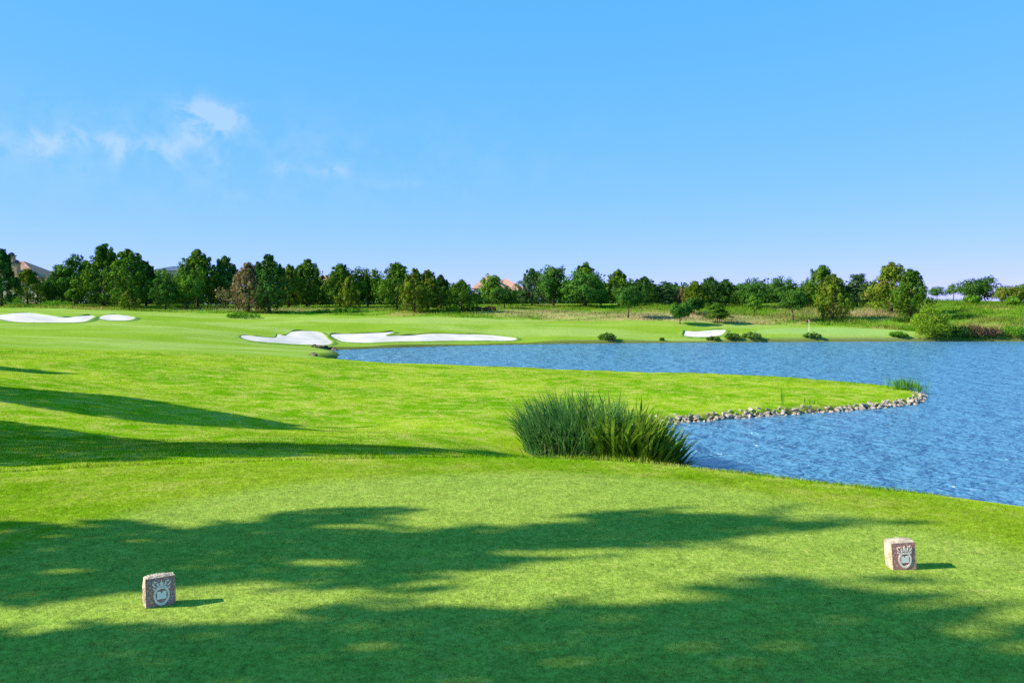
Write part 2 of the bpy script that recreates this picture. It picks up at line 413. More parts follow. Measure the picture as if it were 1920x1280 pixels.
wx, wy = np.linspace(-24, 156, 40), np.linspace(-32, 106, 40)
WX, WY = np.meshgrid(wx, wy); ii = np.arange(1600).reshape(40, 40)
me = mesh_np('lake', np.stack([WX.ravel(), WY.ravel(), np.zeros(1600)], 1), np.stack([ii[:-1, :-1], ii[:-1, 1:], ii[1:, 1:], ii[1:, :-1]], -1).reshape(-1, 4))
tag(link('lake', me, M['water'], smooth=True), kind='structure')

ZG = zones(gxf, gyf); ZG['z'] = GZ
def look(key, X, Y):
    i = np.clip(np.searchsorted(gx, X)-1, 0, nx-2); j = np.clip(np.searchsorted(gy, Y)-1, 0, ny-2)
    u = (X-gx[i])/(gx[i+1]-gx[i]); v = (Y-gy[j])/(gy[j+1]-gy[j]); g = ZG[key].reshape(ny, nx)
    return (g[j, i]*(1-u)+g[j, i+1]*u)*(1-v)+(g[j+1, i]*(1-u)+g[j+1, i+1]*u)*v
# ------------------------------------------------------------------ grass
rng = np.random.default_rng(7)
def blades(P, h, w, lean=0.35):
    n = len(P); a = rng.uniform(0, 2*np.pi, n)
    b = a + rng.normal(0, 0.9, n) + np.pi/2
    side = np.stack([np.cos(a), np.sin(a), np.zeros(n)], 1)*(w*0.5)[:, None]
    tip = np.stack([np.cos(b)*h*lean*rng.uniform(0.2, 1.6, n), np.sin(b)*h*lean*rng.uniform(0.2, 1.6, n), h], 1)
    V = np.stack([P-side, P+side, P+tip], 1).reshape(-1, 3)
    return V, np.arange(3*n).reshape(-1, 3)
def scatter(n, y0, y1, margin, power=1.0):
    t = rng.uniform(0, 1, n)
    Y = y0 + (y1-y0)*t**power
    X = rng.uniform(-1, 1, n)*(0.6*Y+margin)
    return X, Y
def grass_obj(name, X, Y, hfun, wfun, mat, lean=0.35, sink=0.004, kind='stuff'):
    Z = look('z', X, Y) - sink
    P = np.stack([X, Y, Z], 1)
    V, Fc = blades(P, hfun(X, Y), wfun(X, Y), lean)
    me = mesh_np(name, V, Fc)
    for k in ZG:
        if k != 'z': add_attr(me, k, np.repeat(look(k, X, Y), 3))
    add_attr(me, 'tint', np.repeat(rng.uniform(0, 1, len(X))**1.3, 3))
    return link(name, me, mat)

X, Y = scatter(430000, 3.0, 10.6, 1.2, 1.15)
k = look('tee', X, Y) > 0.3; X, Y = X[k], Y[k]
o = grass_obj('tee_grass', X, Y, lambda x, y: rng.uniform(0.009, 0.022, len(x)), lambda x, y: rng.uniform(0.0022, 0.0036, len(x))*(0.6+0.07*y), M['blades'], 0.8)
tag(o, 'short mown turf covering the tee around the two stone markers', 'grass', kind='stuff')

X1, Y1 = scatter(260000, 8.5, 22, 2.0, 1.2); X2, Y2 = scatter(300000, 20, 62, 2.0, 1.1)
X, Y = np.concatenate([X1, X2]), np.concatenate([Y1, Y2])
P2 = np.stack([X, Y], 1)
clump = np.sin(X*2.1+np.sin(Y*1.7)*1.4)*np.sin(Y*2.6+np.sin(X*1.3)*1.2)
tee_d = lambda x, y: np.where(y < 14, sdist(np.stack([x, np.minimum(y, 14)], 1), TEE), 9.0)
k = (look('tee', X, Y) < 0.3) & (look('z', X, Y) > 0.12) & (Y < np.interp(X, FBX, FBY)-rng.uniform(0, 2, len(X)))
X, Y, clump = X[k], Y[k], clump[k]
o = grass_obj('rough_grass', X, Y, lambda x, y: rng.uniform(0.018, 0.042, len(x))*(1+0.35*clump)*(1+0.9*np.exp(-(tee_d(x, y)/0.35)**2)*(x < 1.5)), lambda x, y: rng.uniform(0.006, 0.010, len(x))*(0.5+0.045*y), M['blades'], 0.7)
tag(o, 'longer lawn grass on the slope and the spit below the tee', 'grass', kind='stuff')

n = 300000
X = rng.uniform(-82, 82, n); Y = rng.uniform(94, 141, n)
cl = 0.5+0.5*np.sin(X*0.55+2.1*np.sin(Y*0.31))*np.sin(Y*0.8+1.3*np.sin(X*0.27))
k = (Y > np.interp(X, NBX, NBY)+0.2) & (look('z', X, Y) > 0.15) & (rng.uniform(0, 1, n) < 0.35+0.65*cl)
X, Y, cl = X[k], Y[k], cl[k]
o = grass_obj('tall_grass', X, Y, lambda x, y: rng.uniform(0.10, 0.30, len(x))*(0.5+1.1*cl)*np.where(x > 20, 1.7, 1.0), lambda x, y: rng.uniform(0.04, 0.08, len(x)), M['native'], 0.9, 0.03)
tag(o, 'unmown green and straw coloured grass under the far trees', 'grass', kind='stuff')

# ------------------------------------------------------------------ bunkers
def bunker(name, pts, label, back=0.22):
    plan = np.array([hit(*p) for p in pts])
    out = catmull(plan, 5)
    c = out.mean(0)
    x0, y0 = out.min(0); x1, y1 = out.max(0)
    st = max(0.3, (x1-x0)/45)
    gxx, gyy = np.meshgrid(np.arange(x0, x1, st), np.arange(y0, y1, st*0.8))
    g = np.stack([gxx.ravel(), gyy.ravel()], 1)
    g = g[sdist(g, out) < -0.15]
    verts = [Vector(p) for p in out] + [Vector(p) for p in g]
    n = len(out)
    res = delaunay_2d_cdt(verts, [(i, (i+1) % n) for i in range(n)], [list(range(n))], 1, 1e-4)
    vv = np.array([(v.x, v.y) for v in res[0]])
    dd = -sdist(vv, out)
    z = terrain(vv[:, 0], vv[:, 1]) + 0.09 + 0.05*np.sin(vv[:, 0]*0.9+vv[:, 1]*0.7) * sstep(0.2, 1.0, dd)
    root = empty(name, (c[0], c[1], tz(c[0], c[1])))
    off = np.array(root.location)
    me = bpy.data.meshes.new('sand'); me.from_pydata([tuple(np.array((p[0], p[1], zz))-off) for p, zz in zip(vv, z)], [], [f for f in res[2]])
    me.update(); link('sand', me, M['sand'], root, True)
    tang = np.roll(out, -1, 0)-np.roll(out, 1, 0); nrm = np.stack([tang[:, 1], -tang[:, 0]], 1)
    nrm /= np.linalg.norm(nrm, axis=1)[:, None]+1e-9
    if sdist((out[:1]+nrm[:1]*0.05), out)[0] < 0: nrm = -nrm
    hh = np.where(nrm[:, 1] > 0.1, back, 0.06) * (0.75+0.25*np.sin(np.arange(n)*0.8))
    hh = (hh+np.roll(hh, 1)+np.roll(hh, -1))/3
    R0, R1, R2, R3 = out-nrm*0.02, out+nrm*0.05, out+nrm*0.25, out+nrm*0.8
    zz = lambda q: terrain(q[:, 0], q[:, 1])
    rows = [np.column_stack([R0, zz(R0)-0.05]), np.column_stack([R1, zz(R1)+0.05+hh*0.9]), np.column_stack([R2, zz(R2)+hh]), np.column_stack([R3, zz(R3)-0.04])]
    V = np.concatenate(rows)-off
    Fl = []
    for r in range(3):
        for i in range(n):
            j = (i+1) % n; Fl.append((r*n+i, r*n+j, (r+1)*n+j, (r+1)*n+i))
    link('grass_lip', mesh_np('grass_lip', V, np.array(Fl)), M['lip'], root, True)
    tag(root, label, 'bunker', 'white sand bunkers', 'structure')
bunker('sand_bunker', [(452,634),(457,630),(478,632),(515,635),(521,628),(533,631),(546,624),(562,622),(592,623),(606,628),(612,635),(622,643),(612,648),(580,648),(540,646),(500,643),(470,640)], 'white sand bunker with a scalloped back edge left of the long bunker')
bunker('sand_bunker', [(620,629),(640,628),(680,627),(715,625),(738,624),(722,631),(745,631),(775,630),(800,628),(850,628),(900,629),(940,632),(968,636),(955,640),(900,640),(850,640),(800,641),(740,642),(690,644),(652,643),(634,639)], 'longest white sand bunker stretching along the far shore of the lake')
bunker('sand_bunker', [(-25,594),(0,592),(25,589),(55,588),(85,592),(120,597),(150,594),(170,593),(178,597),(160,604),(120,606),(60,606),(20,604),(0,600)], 'wavy white sand bunker at the left edge of the photo')
bunker('sand_bunker', [(186,598),(194,593),(215,591),(248,595),(251,599),(235,602),(205,602)], 'small oval white sand bunker right of the wavy one', 0.15)
bunker('sand_bunker', [(1282,627),(1285,622),(1302,623),(1330,621),(1359,620),(1356,627),(1340,632),(1300,633),(1284,631)], 'lone white sand bunker beside the putting green', 0.2)

# ------------------------------------------------------------------ trees
def leaf_quads(C, nor, sx, sy, rg):
    n = len(C)
    r = rg.normal(0, 1, (n, 3)); nor = nor/np.linalg.norm(nor, axis=1)[:, None]
    u = np.cross(nor, r); u /= np.linalg.norm(u, axis=1)[:, None]+1e-9
    v = np.cross(nor, u)
    u = u*(sx*0.5)[:, None]; v = v*(sy*0.5)[:, None]
    V = np.stack([C-u, C-v*0.9, C+u, C+v], 1).reshape(-1, 3)
    return V, np.arange(4*n).reshape(-1, 4)

def crown_mesh(kind, h, r, rg, base=0.12, dens=1.0):
    """leaf clumps through the crown's volume; the tree stands at z = 0 and is h tall"""
    cl = []
    if kind == 'pine':
        n = int(190*dens)
        t = np.sort(rg.uniform(0, 1, n)**0.9); ang = np.arange(n)*2.4+rg.uniform(-0.5, 0.5, n)
        prof = r*np.where(t < 0.22, 0.70+1.3*t, np.clip(1.0-(np.clip(t-0.22, 0, 1)/0.80)**1.45, 0.03, 1)**0.95)
        lob = 1+0.26*np.sin(ang*1.0+rg.uniform(0, 6))*np.sin(t*9+rg.uniform(0, 6))+rg.normal(0, 0.16, n)
        rad = prof*lob*rg.choice([1.12, 1.0, 0.86, 0.5], n, p=[.22, .33, .30, .15])
        z = h*(base+(0.93-base)*t)+rad*0.10
        cr = np.clip(r*rg.uniform(0.13, 0.25, n)*(1.05-0.35*t), 0.16, 9)
        cl = list(zip(np.cos(ang)*rad, np.sin(ang)*rad, z, cr, cr*1.35))
        for _l in range(4):
            la, lo_ = rg.uniform(0, 6.28), r*rg.uniform(.25, .62); lt = h*(1.0-0.27*(lo_/r))*rg.uniform(.93, 1.02)
            for q in range(7):
                f = q/6; cl.append((math.cos(la)*lo_*(1+.15*f), math.sin(la)*lo_*(1+.15*f), lt-(1-f)*h*.24, r*(.24-.15*f), h*.035))
        for _ in range(26):
            f = rg.uniform(.15, .98); pr = r*np.interp(f, [0, .22, .5, .75, .9, 1], [.75, 1.0, .84, .58, .36, .12])*rg.uniform(.98, 1.2); a_ = rg.uniform(0, 6.28)
            cl.append((math.cos(a_)*pr, math.sin(a_)*pr, h*(base+(.95-base)*f)+.04*h, r*.09, h*.035))
        for _ in range(4): cl.append((rg.normal(0, .06*r), rg.normal(0, .06*r), h*rg.uniform(0.90, 0.97), r*0.10, h*0.045))
    elif kind == 'layered':
        n = int(130*dens); tiers = 9
        k = rg.integers(0, tiers, n); t = (k+0.5)/tiers; ang = rg.uniform(0, 2*np.pi, n)
        rad = r*(1.0-0.75*t)*np.sqrt(rg.uniform(0.1, 1.1, n))
        z = h*(base+(0.94-base)*t)+rg.normal(0, 0.035*h, n)+rad*0.05
        cl = list(zip(np.cos(ang)*rad, np.sin(ang)*rad, z, r*rg.uniform(.16, .26, n), np.full(n, h*0.035)))
        cl.append((0, 0, h*.95, r*.08, h*.05))
    else:
        n = int(105*dens); ph = rg.uniform(0, 2*np.pi, n); ct = rg.uniform(-0.9, 1, n); st = np.sqrt(1-ct**2)
        lob = 1+0.16*np.sin(3*ph+rg.uniform(0, 6))*st+rg.normal(0, 0.10, n)
        rr = lob*rg.choice([0.84, 0.78, 0.55, 0.3], n, p=[.45, .3, .15, .1])
        hc, zc = h*(1-base)*0.5, h*(1+base)*0.5
        flat = 1.0 if kind == 'round' else 0.9
        rz = np.where(ct < 0, 0.86, 1.0)
        cl = list(zip(np.cos(ph)*st*r*rr, np.sin(ph)*st*r*rr, zc+ct*hc*rr*rz*flat, r*rg.uniform(.17, .30, n), r*rg.uniform(.15, .26, n)))
        if kind == 'open':
            cl = cl[:int(n*0.60)]
    cl = np.array(cl, float)
    per = 34 if kind in ('open', 'pine') else 62
    C = np.repeat(cl, per, 0); m = len(C)
    dirs = rg.normal(0, 1, (m, 3)); dirs[:, 2] += 0.25; dirs /= np.linalg.norm(dirs, axis=1)[:, None]
    sh = rg.uniform(0.55, 1.08, m)[:, None]
    pos = C[:, :3] + dirs*sh*np.stack([C[:, 3], C[:, 3], C[:, 4]], 1)
    cen = np.array([0, 0, h*0.45])
    outw = pos-cen; outw /= np.linalg.norm(outw, axis=1)[:, None]+1e-9
    nor = dirs*0.8+outw*0.55+rg.normal(0, 0.34, (m, 3))
    ls = np.clip(0.042*max(h, 1.9*r), 0.15, 0.38)
    if kind in ('pine', 'layered'): sx, sy = ls*rg.uniform(0.8, 1.6, m), ls*rg.uniform(0.35, 0.65, m)
    else: sx, sy = ls*rg.uniform(0.7, 1.3, m), ls*rg.uniform(0.6, 1.0, m)
    V, Fc = leaf_quads(pos, nor, sx, sy, rg)
    me = mesh_np('crown', V, Fc)
    tint = np.repeat(rg.uniform(0, 1, len(cl)), per)*0.55+rg.uniform(0, 0.45, m)
    add_attr(me, 'tint', np.repeat(tint, 4))
    return me

def trunk_mesh(kind, h, r, rg, base):
    bm = bmesh.new()
    tr = max(0.022*h, 0.045)
    top = 0.85*h if kind in ('pine', 'layered') else 0.62*h
    wob = lambda s: rg.normal(0, s)
    pts = [(0, 0, -0.35), (wob(.01*h), wob(.01*h), top*0.33), (wob(.02*h), wob(.02*h), top*0.66), (wob(.02*h), wob(.02*h), top)]
    add_tube(bm, pts, [tr*1.35, tr, tr*0.65, tr*0.22], 8)
    nb = 10 if kind in ('pine', 'layered') else 7
    for i in range(nb):
        t = base*0.9+(0.75-base)*(i/nb); a = i*2.4+wob(.3); L = r*rg.uniform(.6, .85)*(1-0.5*i/nb); up = 0.25 if kind in ('pine', 'layered') else 0.75
        z0 = h*t
        add_tube(bm, [(0, 0, z0), (math.cos(a)*L*.5, math.sin(a)*L*.5, z0+L*.5*up), (math.cos(a)*L, math.sin(a)*L, z0+L*up)], [tr*.38, tr*.24, tr*.09], 5)
    return bm_mesh('trunk', bm)

DB = ([555, 560, 565, 570, 575, 580, 585, 590, 600, 610], [158, 150, 145, 138, 131, 124, 117, 112, 106, 104])
TREES = [ # photo x, foot y, top y, half width, shape, leaf, crown start, name, label
 (3,580,466,24,'pine','pine_dark',.10,'pine_tree','dark pine cut off by the left edge of the photo in front of the house'),
 (52,573,503,29,'pine','pine_yellow',.03,'pine_tree','broad yellow green pine with branches to the ground beside the house with two chimneys'),
 (103,571,517,20,'round','oak',.10,'broadleaf_tree','low rounded leafy tree left of the tall round tree near the tallest pine'),
 (139,574,478,33,'round','oak',.14,'broadleaf_tree','tall dark rounded leafy tree just left of the tallest pine'),
 (139,577,541,13,'round','oak_light',.30,'young_tree','small leafy tree with a bare stem under the tall round tree'),
 (194,577,456,34,'pine','pine',.12,'pine_tree','tallest pine of the whole row, above the small oval bunker'),
 (240,580,466,37,'pine','pine',.12,'pine_tree','second tallest pine, right next to the tallest one'),
 (243,584,541,15,'pine','pine_yellow',.10,'pine_tree','small yellowish pine standing in front of the second tallest pine'),
 (274,575,488,19,'pine','pine_dark',.10,'pine_tree','slim dark pine showing on the right shoulder of the second tallest pine'),
 (301,571,497,22,'open','oak_light',.15,'broadleaf_tree','thin pale leafy tree in front of the blue roofed building'),
 (310,583,520,24,'round','oak',.05,'broadleaf_tree','dense green leafy tree hanging to the ground below the blue roofed building'),
 (350,581,516,25,'round','oak_light',.16,'broadleaf_tree','light green leafy tree with a forked stem, right below the blue roof'),
 (370,577,467,37,'pine','pine',.12,'pine_tree','tall pine with two side leaders just right of the blue roofed building'),
 (421,576,479,29,'pine','pine_dark',.10,'pine_tree','dark full pine directly left of the browned pine'),
 (466,588,492,35,'pine','pine_dead',.06,'pine_tree','browned half dead pine with rusty needles'),
 (505,588,477,32,'pine','pine_dark',.14,'pine_tree','tall dark pine touching the right side of the browned pine'),
 (541,577,495,21,'pine','pine_yellow',.10,'pine_tree','pale green thin pine between two dark pines right of the browned pine'),
 (576,575,486,32,'pine','pine',.10,'pine_tree','pointed pine just left of the small pink roof glimpse'),
 (638,576,494,33,'pine','pine',.10,'pine_tree','rounded pine just right of the small pink roof glimpse'),
 (656,578,516,19,'pine','pine_yellow',.08,'pine_tree','short yellowish pine in front of the pines right of the pink roof glimpse'),
 (690,575,500,32,'round','pine',.06,'pine_tree','round topped pine above the left end of the longest bunker'),
 (744,583,491,34,'pine','pine',.14,'pine_tree','tall pine with a clear trunk above the middle of the longest bunker'),
 (778,587,503,24,'pine','pine_yellow',.08,'pine_tree','narrow pine with greyish lower twigs right of the tall clear trunked pine'),
 (803,584,505,22,'pine','pine_yellow',.12,'pine_tree','slim yellow green pine in the middle of the photo, right of the narrow twiggy pine'),
 (826,579,514,20,'pine','pine_dark',.08,'pine_tree','dark background pine between the slim yellow green pine and the squat one'),
 (865,585,524,29,'pine','pine',.08,'pine_tree','squat bushy pine left of the house with the pink hip roof'),
 (922,572,515,21,'round','oak_light',.08,'broadleaf_tree','bright green leafy tree in front of the pink hip roof'),
 (946,579,538,26,'round','pine_dark',.15,'broadleaf_tree','low dark spreading tree in front of the pink roofed house'),
 (997,572,502,23,'pine','pine_blue',.12,'pine_tree','ragged pine with gaps directly right of the pink roofed house'),
 (1038,574,495,32,'round','oak',.06,'broadleaf_tree','tall dark leafy tree with a knobbly top left of the large dome shaped tree'),
 (1098,571,491,29,'pine','pine',.12,'pine_tree','pine top rising behind the large dome shaped tree'),
 (1095,577,509,39,'round','oak',.03,'broadleaf_tree','large dome shaped leafy tree right of centre, reaching the ground'),
 (1127,576,546,15,'round','oak_light',.10,'broadleaf_tree','small rounded tree at the right foot of the large dome shaped tree'),
 (1160,572,504,23,'pine','pine',.12,'pine_tree','pine behind the young round headed tree with a thin bare stem'),
 (1178,593,536,25,'round','oak',.30,'young_tree','young round headed tree with a thin bare stem standing in straw grass'),
 (1209,572,518,26,'pine','pine_dark',.08,'pine_tree','dark dense pine right of the young round headed tree'),
 (1248,572,526,22,'layered','pine_blue',.05,'pine_tree','bluish pine with flat tiers of branches above the small ball shaped tree'),
 (1275,600,566,18,'round','oak',.20,'young_tree','small ball shaped tree alone on the straw slope left of the lone bunker'),
 (1279,572,537,13,'pine','pine_dead',.05,'pine_tree','pinkish brown pine behind the small ball shaped tree'),
 (1303,574,526,20,'pine','pine_yellow',.10,'pine_tree','yellow green pine above the lone bunker'),
 (1301,587,557,15,'round','oak',.15,'young_tree','small dark tree on the slope just right of the ball shaped tree'),
 (1334,573,519,28,'pine','pine_dark',.06,'pine_tree','dark twin topped pine above the right end of the lone bunker'),
 (1361,573,523,23,'pine','pine_dark',.06,'pine_tree','dark pointed pine right of the twin topped pine'),
 (1345,597,567,24,'layered','pine',.20,'pine_tree','low wide flat topped pine on the slope above the lone bunker'),
 (1392,570,533,18,'pine','pine_dark',.05,'pine_tree','low dark pine in the dip between the pointed pine and the twin crowned leafy tree'),
 (1410,575,523,29,'round','oak',.10,'broadleaf_tree','leafy tree with two rounded tops between the lone bunker and the flagstick'),
 (1414,584,551,16,'open','oak_light',.12,'young_tree','thin light green sapling on the slope in front of the leafy tree with two tops'),
 (1464,573,519,28,'round','oak',.08,'broadleaf_tree','leafy tree behind the tree with a clear stem left of the flagstick'),
 (1487,592,539,26,'round','oak',.28,'broadleaf_tree','spreading leafy tree with a clear stem just left of the flagstick'),
 (1520,571,531,16,'pine','pine_dark',.05,'pine_tree','small dark pine in the gap left of the tall pine above the flagstick'),
 (1541,574,496,29,'pine','pine',.12,'pine_tree','tall pine above the flagstick'),
 (1562,589,513,27,'pine','pine_yellow',.05,'pine_tree','bushy pine in front of the tall pine above the flagstick'),
 (1607,574,513,29,'layered','pine_blue',.08,'pine_tree','bluish tiered pine between the bushy pine and the two big pines on the right'),
 (1672,582,491,39,'pine','pine_yellow',.03,'pine_tree','big light green pine, left one of the two big pines on the right'),
 (1708,587,503,30,'pine','pine',.06,'pine_tree','big darker pine, right one of the two big pines on the right'),
 (1757,563,537,17,'open','oak',.25,'young_tree','thin see through tree on the crest right of the two big pines'),
 (1788,562,531,13,'open','oak_light',.25,'young_tree','slender airy tree on the crest left of the dark broad tree'),
 (1836,566,521,33,'round','pine_dark',.04,'broadleaf_tree','dark broad tree on the crest near the right edge'),
 (1823,573,553,14,'round','oak_light',.05,'shrub','green bush below the dark broad tree on the crest'),
 (1893,572,536,26,'round','pine_yellow',.03,'broadleaf_tree','reddish green bushy tree close to the right edge'),
 (1921,570,532,20,'round','pine',.03,'broadleaf_tree','green tree cut off by the right edge of the photo'),
 (1900,575,557,14,'round','oak_light',.03,'shrub','low green bush in front of the reddish green tree'),
]
def make_tree(x, foot, D, topz, r, shape, leaf, base, name, label, seed, group, cat, dens=1.0):
    rg = np.random.default_rng(seed)
    z0 = tz(x, D); h = topz-z0
    root = empty(name, (x, D, z0), float(rg.uniform(0, 6.28)))
    link('crown', crown_mesh(shape, h, r, rg, base, dens), M[leaf], root)
    link('trunk', trunk_mesh(shape, h, r, rg, base), M['bark'], root, True)
    return tag(root, label, cat, group)
for i, (px, foot, top, hw, shape, leaf, base, name, label) in enumerate(TREES):
    D = float(np.interp(foot, *DB)) if leaf != 'willow' else 101.6
    x, _, tz_ = ray(px, top, D)
    make_tree(x, foot, D, tz_, hw/F*D*1.08, shape, leaf, base*(.6 if shape == 'pine' else 1), name, label, 100+i, None if name == 'shrub' else 'trees along the far side of the course', {'pine_tree': 'pine tree', 'shrub': 'bush'}.get(name, 'tree'))

# trees left of the picture whose shade falls across the tee and the slope; their crowns follow the outline of that shade
SUN_EL, SUN_AZ = 31.0, 8.5      # the sun stands to the left (towards -X), a little behind the camera
DV = np.array([math.cos(R(SUN_EL))*math.cos(R(SUN_AZ)), math.cos(R(SUN_EL))*math.sin(R(SUN_AZ)), -math.sin(R(SUN_EL))])
def hit_near(px, py, d0, d1):
    D = np.linspace(d0, d1, 900); X = (px-960)/F*D
    g = terrain(X, D) - (CAMZ-(py-HY)/F*D)
    k = int(np.argmax(g >= 0)) if (g >= 0).any() else len(D)-1
    return X[k], D[k]
def shade_tree(x0, y0, outline, rng_d, leaf, name, label, seed, rc=0.36, cover=6.0, spread=0.6, holes=0.0):
    rg = np.random.default_rng(seed)
    P = np.array([hit_near(px, py, *rng_d) for px, py in outline])
    lo, hi = P.min(0), P.max(0)
    area = 0.5*abs(np.dot(P[:, 0], np.roll(P[:, 1], 1))-np.dot(P[:, 1], np.roll(P[:, 0], 1)))
    ls0 = rc*0.42; n = int(area/(ls0*ls0*0.34)*cover*0.55); pts = np.empty((0, 2))
    while len(pts) < n:
        q = rg.uniform(lo, hi, (2*n, 2)); sd = sdist(q, P)
        wob = 0.10*np.sin(q[:, 0]*7+3*np.sin(q[:, 1]*9+seed))+0.07*np.sin(q[:, 0]*17+q[:, 1]*31)
        hole = np.sin(q[:, 0]*1.9+seed)*np.sin(q[:, 1]*7.3+q[:, 0]*.8+seed*2)+0.45*np.sin(q[:, 0]*4.3+seed)*np.sin(q[:, 1]*19+seed+2*np.sin(q[:, 0]*1.3)) > 1.2-holes+np.clip((-sd-0.1)*1.2, -.2, 0.5)-0.35
        pts = np.concatenate([pts, q[(sd < wob*0.8) & ~hole]])
    pts = pts[:n]
    zg = terrain(pts[:, 0], pts[:, 1])
    # leaves sit in tufts along the branches: the depth jitter is shared by neighbours
    cell = np.floor(pts[:, 0]/.5)*37+np.floor(pts[:, 1]/.4)*91
    jit = np.sin(cell*12.9898)*spread+rg.normal(0, spread*.35, n)
    t = (pts[:, 0]-x0-jit)/DV[0]
    C = np.column_stack([pts, zg])-t[:, None]*DV[None]
    z0 = tz(x0, y0); C -= np.array([x0, y0, z0])
    C = C[C[:, 2] > 1.2]; m = len(C)
    V, Fc = leaf_quads(C, rg.normal(0, 1, (m, 3))+np.array([-.6, 0, .5]), ls0*rg.uniform(.7, 1.4, m), ls0*rg.uniform(.4, .8, m), rg)
    me = mesh_np('crown', V, Fc); add_attr(me, 'tint', np.repeat(rg.uniform(0, 1, m), 4))
    root = empty(name, (x0, y0, z0)); link('crown', me, M[leaf], root)
    h = float(C[:, 2].max()); my = float(np.median(C[:, 1]))
    bm = bmesh.new(); add_tube(bm, [(0, 0, -.3), (.05, my*.3, h*.3), (-.05, my*.8, h*.6), (0, my, h*.92)], [.20, .15, .10, .03], 8)
    for i in range(12):
        a = i*2.4; zz_ = h*(.38+.045*i); add_tube(bm, [(0, my*min(1, zz_/h*1.3), zz_), (math.cos(a)*.5, my+math.sin(a)*.8, zz_+.35)], [.06, .02], 5)
    link('trunk', bm_mesh('trunk', bm), M['bark'], root, True)
    return tag(root, label, 'tree', 'shade trees left of the tee')
shade_tree(-11.8, 5.0, [(-260,955),(0,973),(120,984),(230,972),(330,988),(470,977),(560,958),(640,952),(740,948),(800,950),(700,968),(760,985),(850,990),(950,990),(1040,966),(1180,959),(1300,956),(1390,954),(1430,962),(1500,972),(1740,978),(1520,990),(1400,1000),(1280,1022),(1140,1045),(960,1056),(850,1078),(760,1098),(860,1104),(700,1108),(560,1098),(420,1092),(330,1098),(250,1104),(150,1124),(0,1130),(-260,1140)],
           (4.0, 9.5), 'pine', 'pine_tree', 'tall pine outside the left edge whose shadow crosses the tee between the markers', 601, .26, 7.5, .55, .22)
shade_tree(-11.0, 1.5, [(-260,1180),(0,1183),(150,1178),(300,1160),(420,1156),(520,1158),(640,1142),(720,1132),(860,1120),(1000,1129),(1080,1132),(1120,1420),(900,1420),(-260,1420)],
           (2.6, 7.5), 'pine', 'pine_tree', 'broad pine outside the left edge whose shadow fills the left bottom of the photo', 602, .28, 7.5, .6, .06)
shade_tree(-12.6, 1.9, [(1040,1130),(1180,1122),(1290,1104),(1380,1088),(1500,1078),(1600,1082),(1770,1086),(1640,1102),(1790,1112),(1690,1132),(1800,1128),(1915,1118),(1830,1146),(1770,1160),(1830,1178),(1960,1172),(2060,1200),(2000,1420),(1060,1420)],
           (2.6, 7.5), 'pine', 'pine_tree', 'largest pine outside the left edge whose shadow fills the right bottom of the photo', 603, .28, 7.5, .6, .12)
shade_tree(-21.0, 17.6, [(-120,770),(0,788),(100,802),(200,816),(300,826),(400,830),(600,832),(750,838),(980,852),(820,854),(600,855),(450,858),(330,856),(260,866),(150,868),(60,874),(-120,880)],
           (13.0, 40.0), 'pine', 'pine_tree', 'pine outside the left edge whose long shadow lies right behind the tee', 604, .42, 5.5, .8, .26)
shade_tree(-27.0, 26.0, [(-120,708),(0,724),(100,733),(200,740),(300,752),(420,773),(520,790),(720,812),(580,806),(400,800),(300,795),(150,776),(80,765),(0,753),(-120,742)],
           (13.0, 45.0), 'pine_dark', 'pine_tree', 'pine outside the left edge whose shadow slants down the slope', 605, .42, 5.5, .8, .26)
make_tree(-40.0, 0, 37.6, tz(-40, 37.6)+10.4, 2.0, 'pine', 'pine', .16, 'pine_tree', 'pine outside the left edge whose short shadow shows above the slanting one', 506, 'shade trees left of the tee', 'tree', 1.3)
make_tree(-63.0, 0, 78.0, tz(-63, 78)+9.0, 2.6, 'round', 'oak', .16, 'broadleaf_tree', 'rounded tree outside the left edge shading the turf before the wavy bunker', 507, 'shade trees left of the tee', 'tree', 1.3)

# far wood behind the row, reads as one dark mass
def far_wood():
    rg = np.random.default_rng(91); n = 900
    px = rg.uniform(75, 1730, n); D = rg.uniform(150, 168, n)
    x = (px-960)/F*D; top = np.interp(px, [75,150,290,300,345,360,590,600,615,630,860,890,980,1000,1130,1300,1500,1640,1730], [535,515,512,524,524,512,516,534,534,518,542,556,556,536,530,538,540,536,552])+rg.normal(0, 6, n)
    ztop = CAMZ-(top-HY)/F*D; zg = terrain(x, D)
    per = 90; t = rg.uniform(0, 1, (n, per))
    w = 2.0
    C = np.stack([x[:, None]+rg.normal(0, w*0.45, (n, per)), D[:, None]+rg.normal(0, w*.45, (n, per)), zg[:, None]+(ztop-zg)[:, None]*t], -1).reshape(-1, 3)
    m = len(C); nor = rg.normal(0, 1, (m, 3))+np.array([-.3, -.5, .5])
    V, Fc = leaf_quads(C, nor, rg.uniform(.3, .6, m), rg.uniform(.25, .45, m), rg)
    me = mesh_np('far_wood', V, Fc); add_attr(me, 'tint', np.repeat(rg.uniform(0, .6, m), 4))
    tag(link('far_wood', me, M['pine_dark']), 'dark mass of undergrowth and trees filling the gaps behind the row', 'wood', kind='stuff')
far_wood()

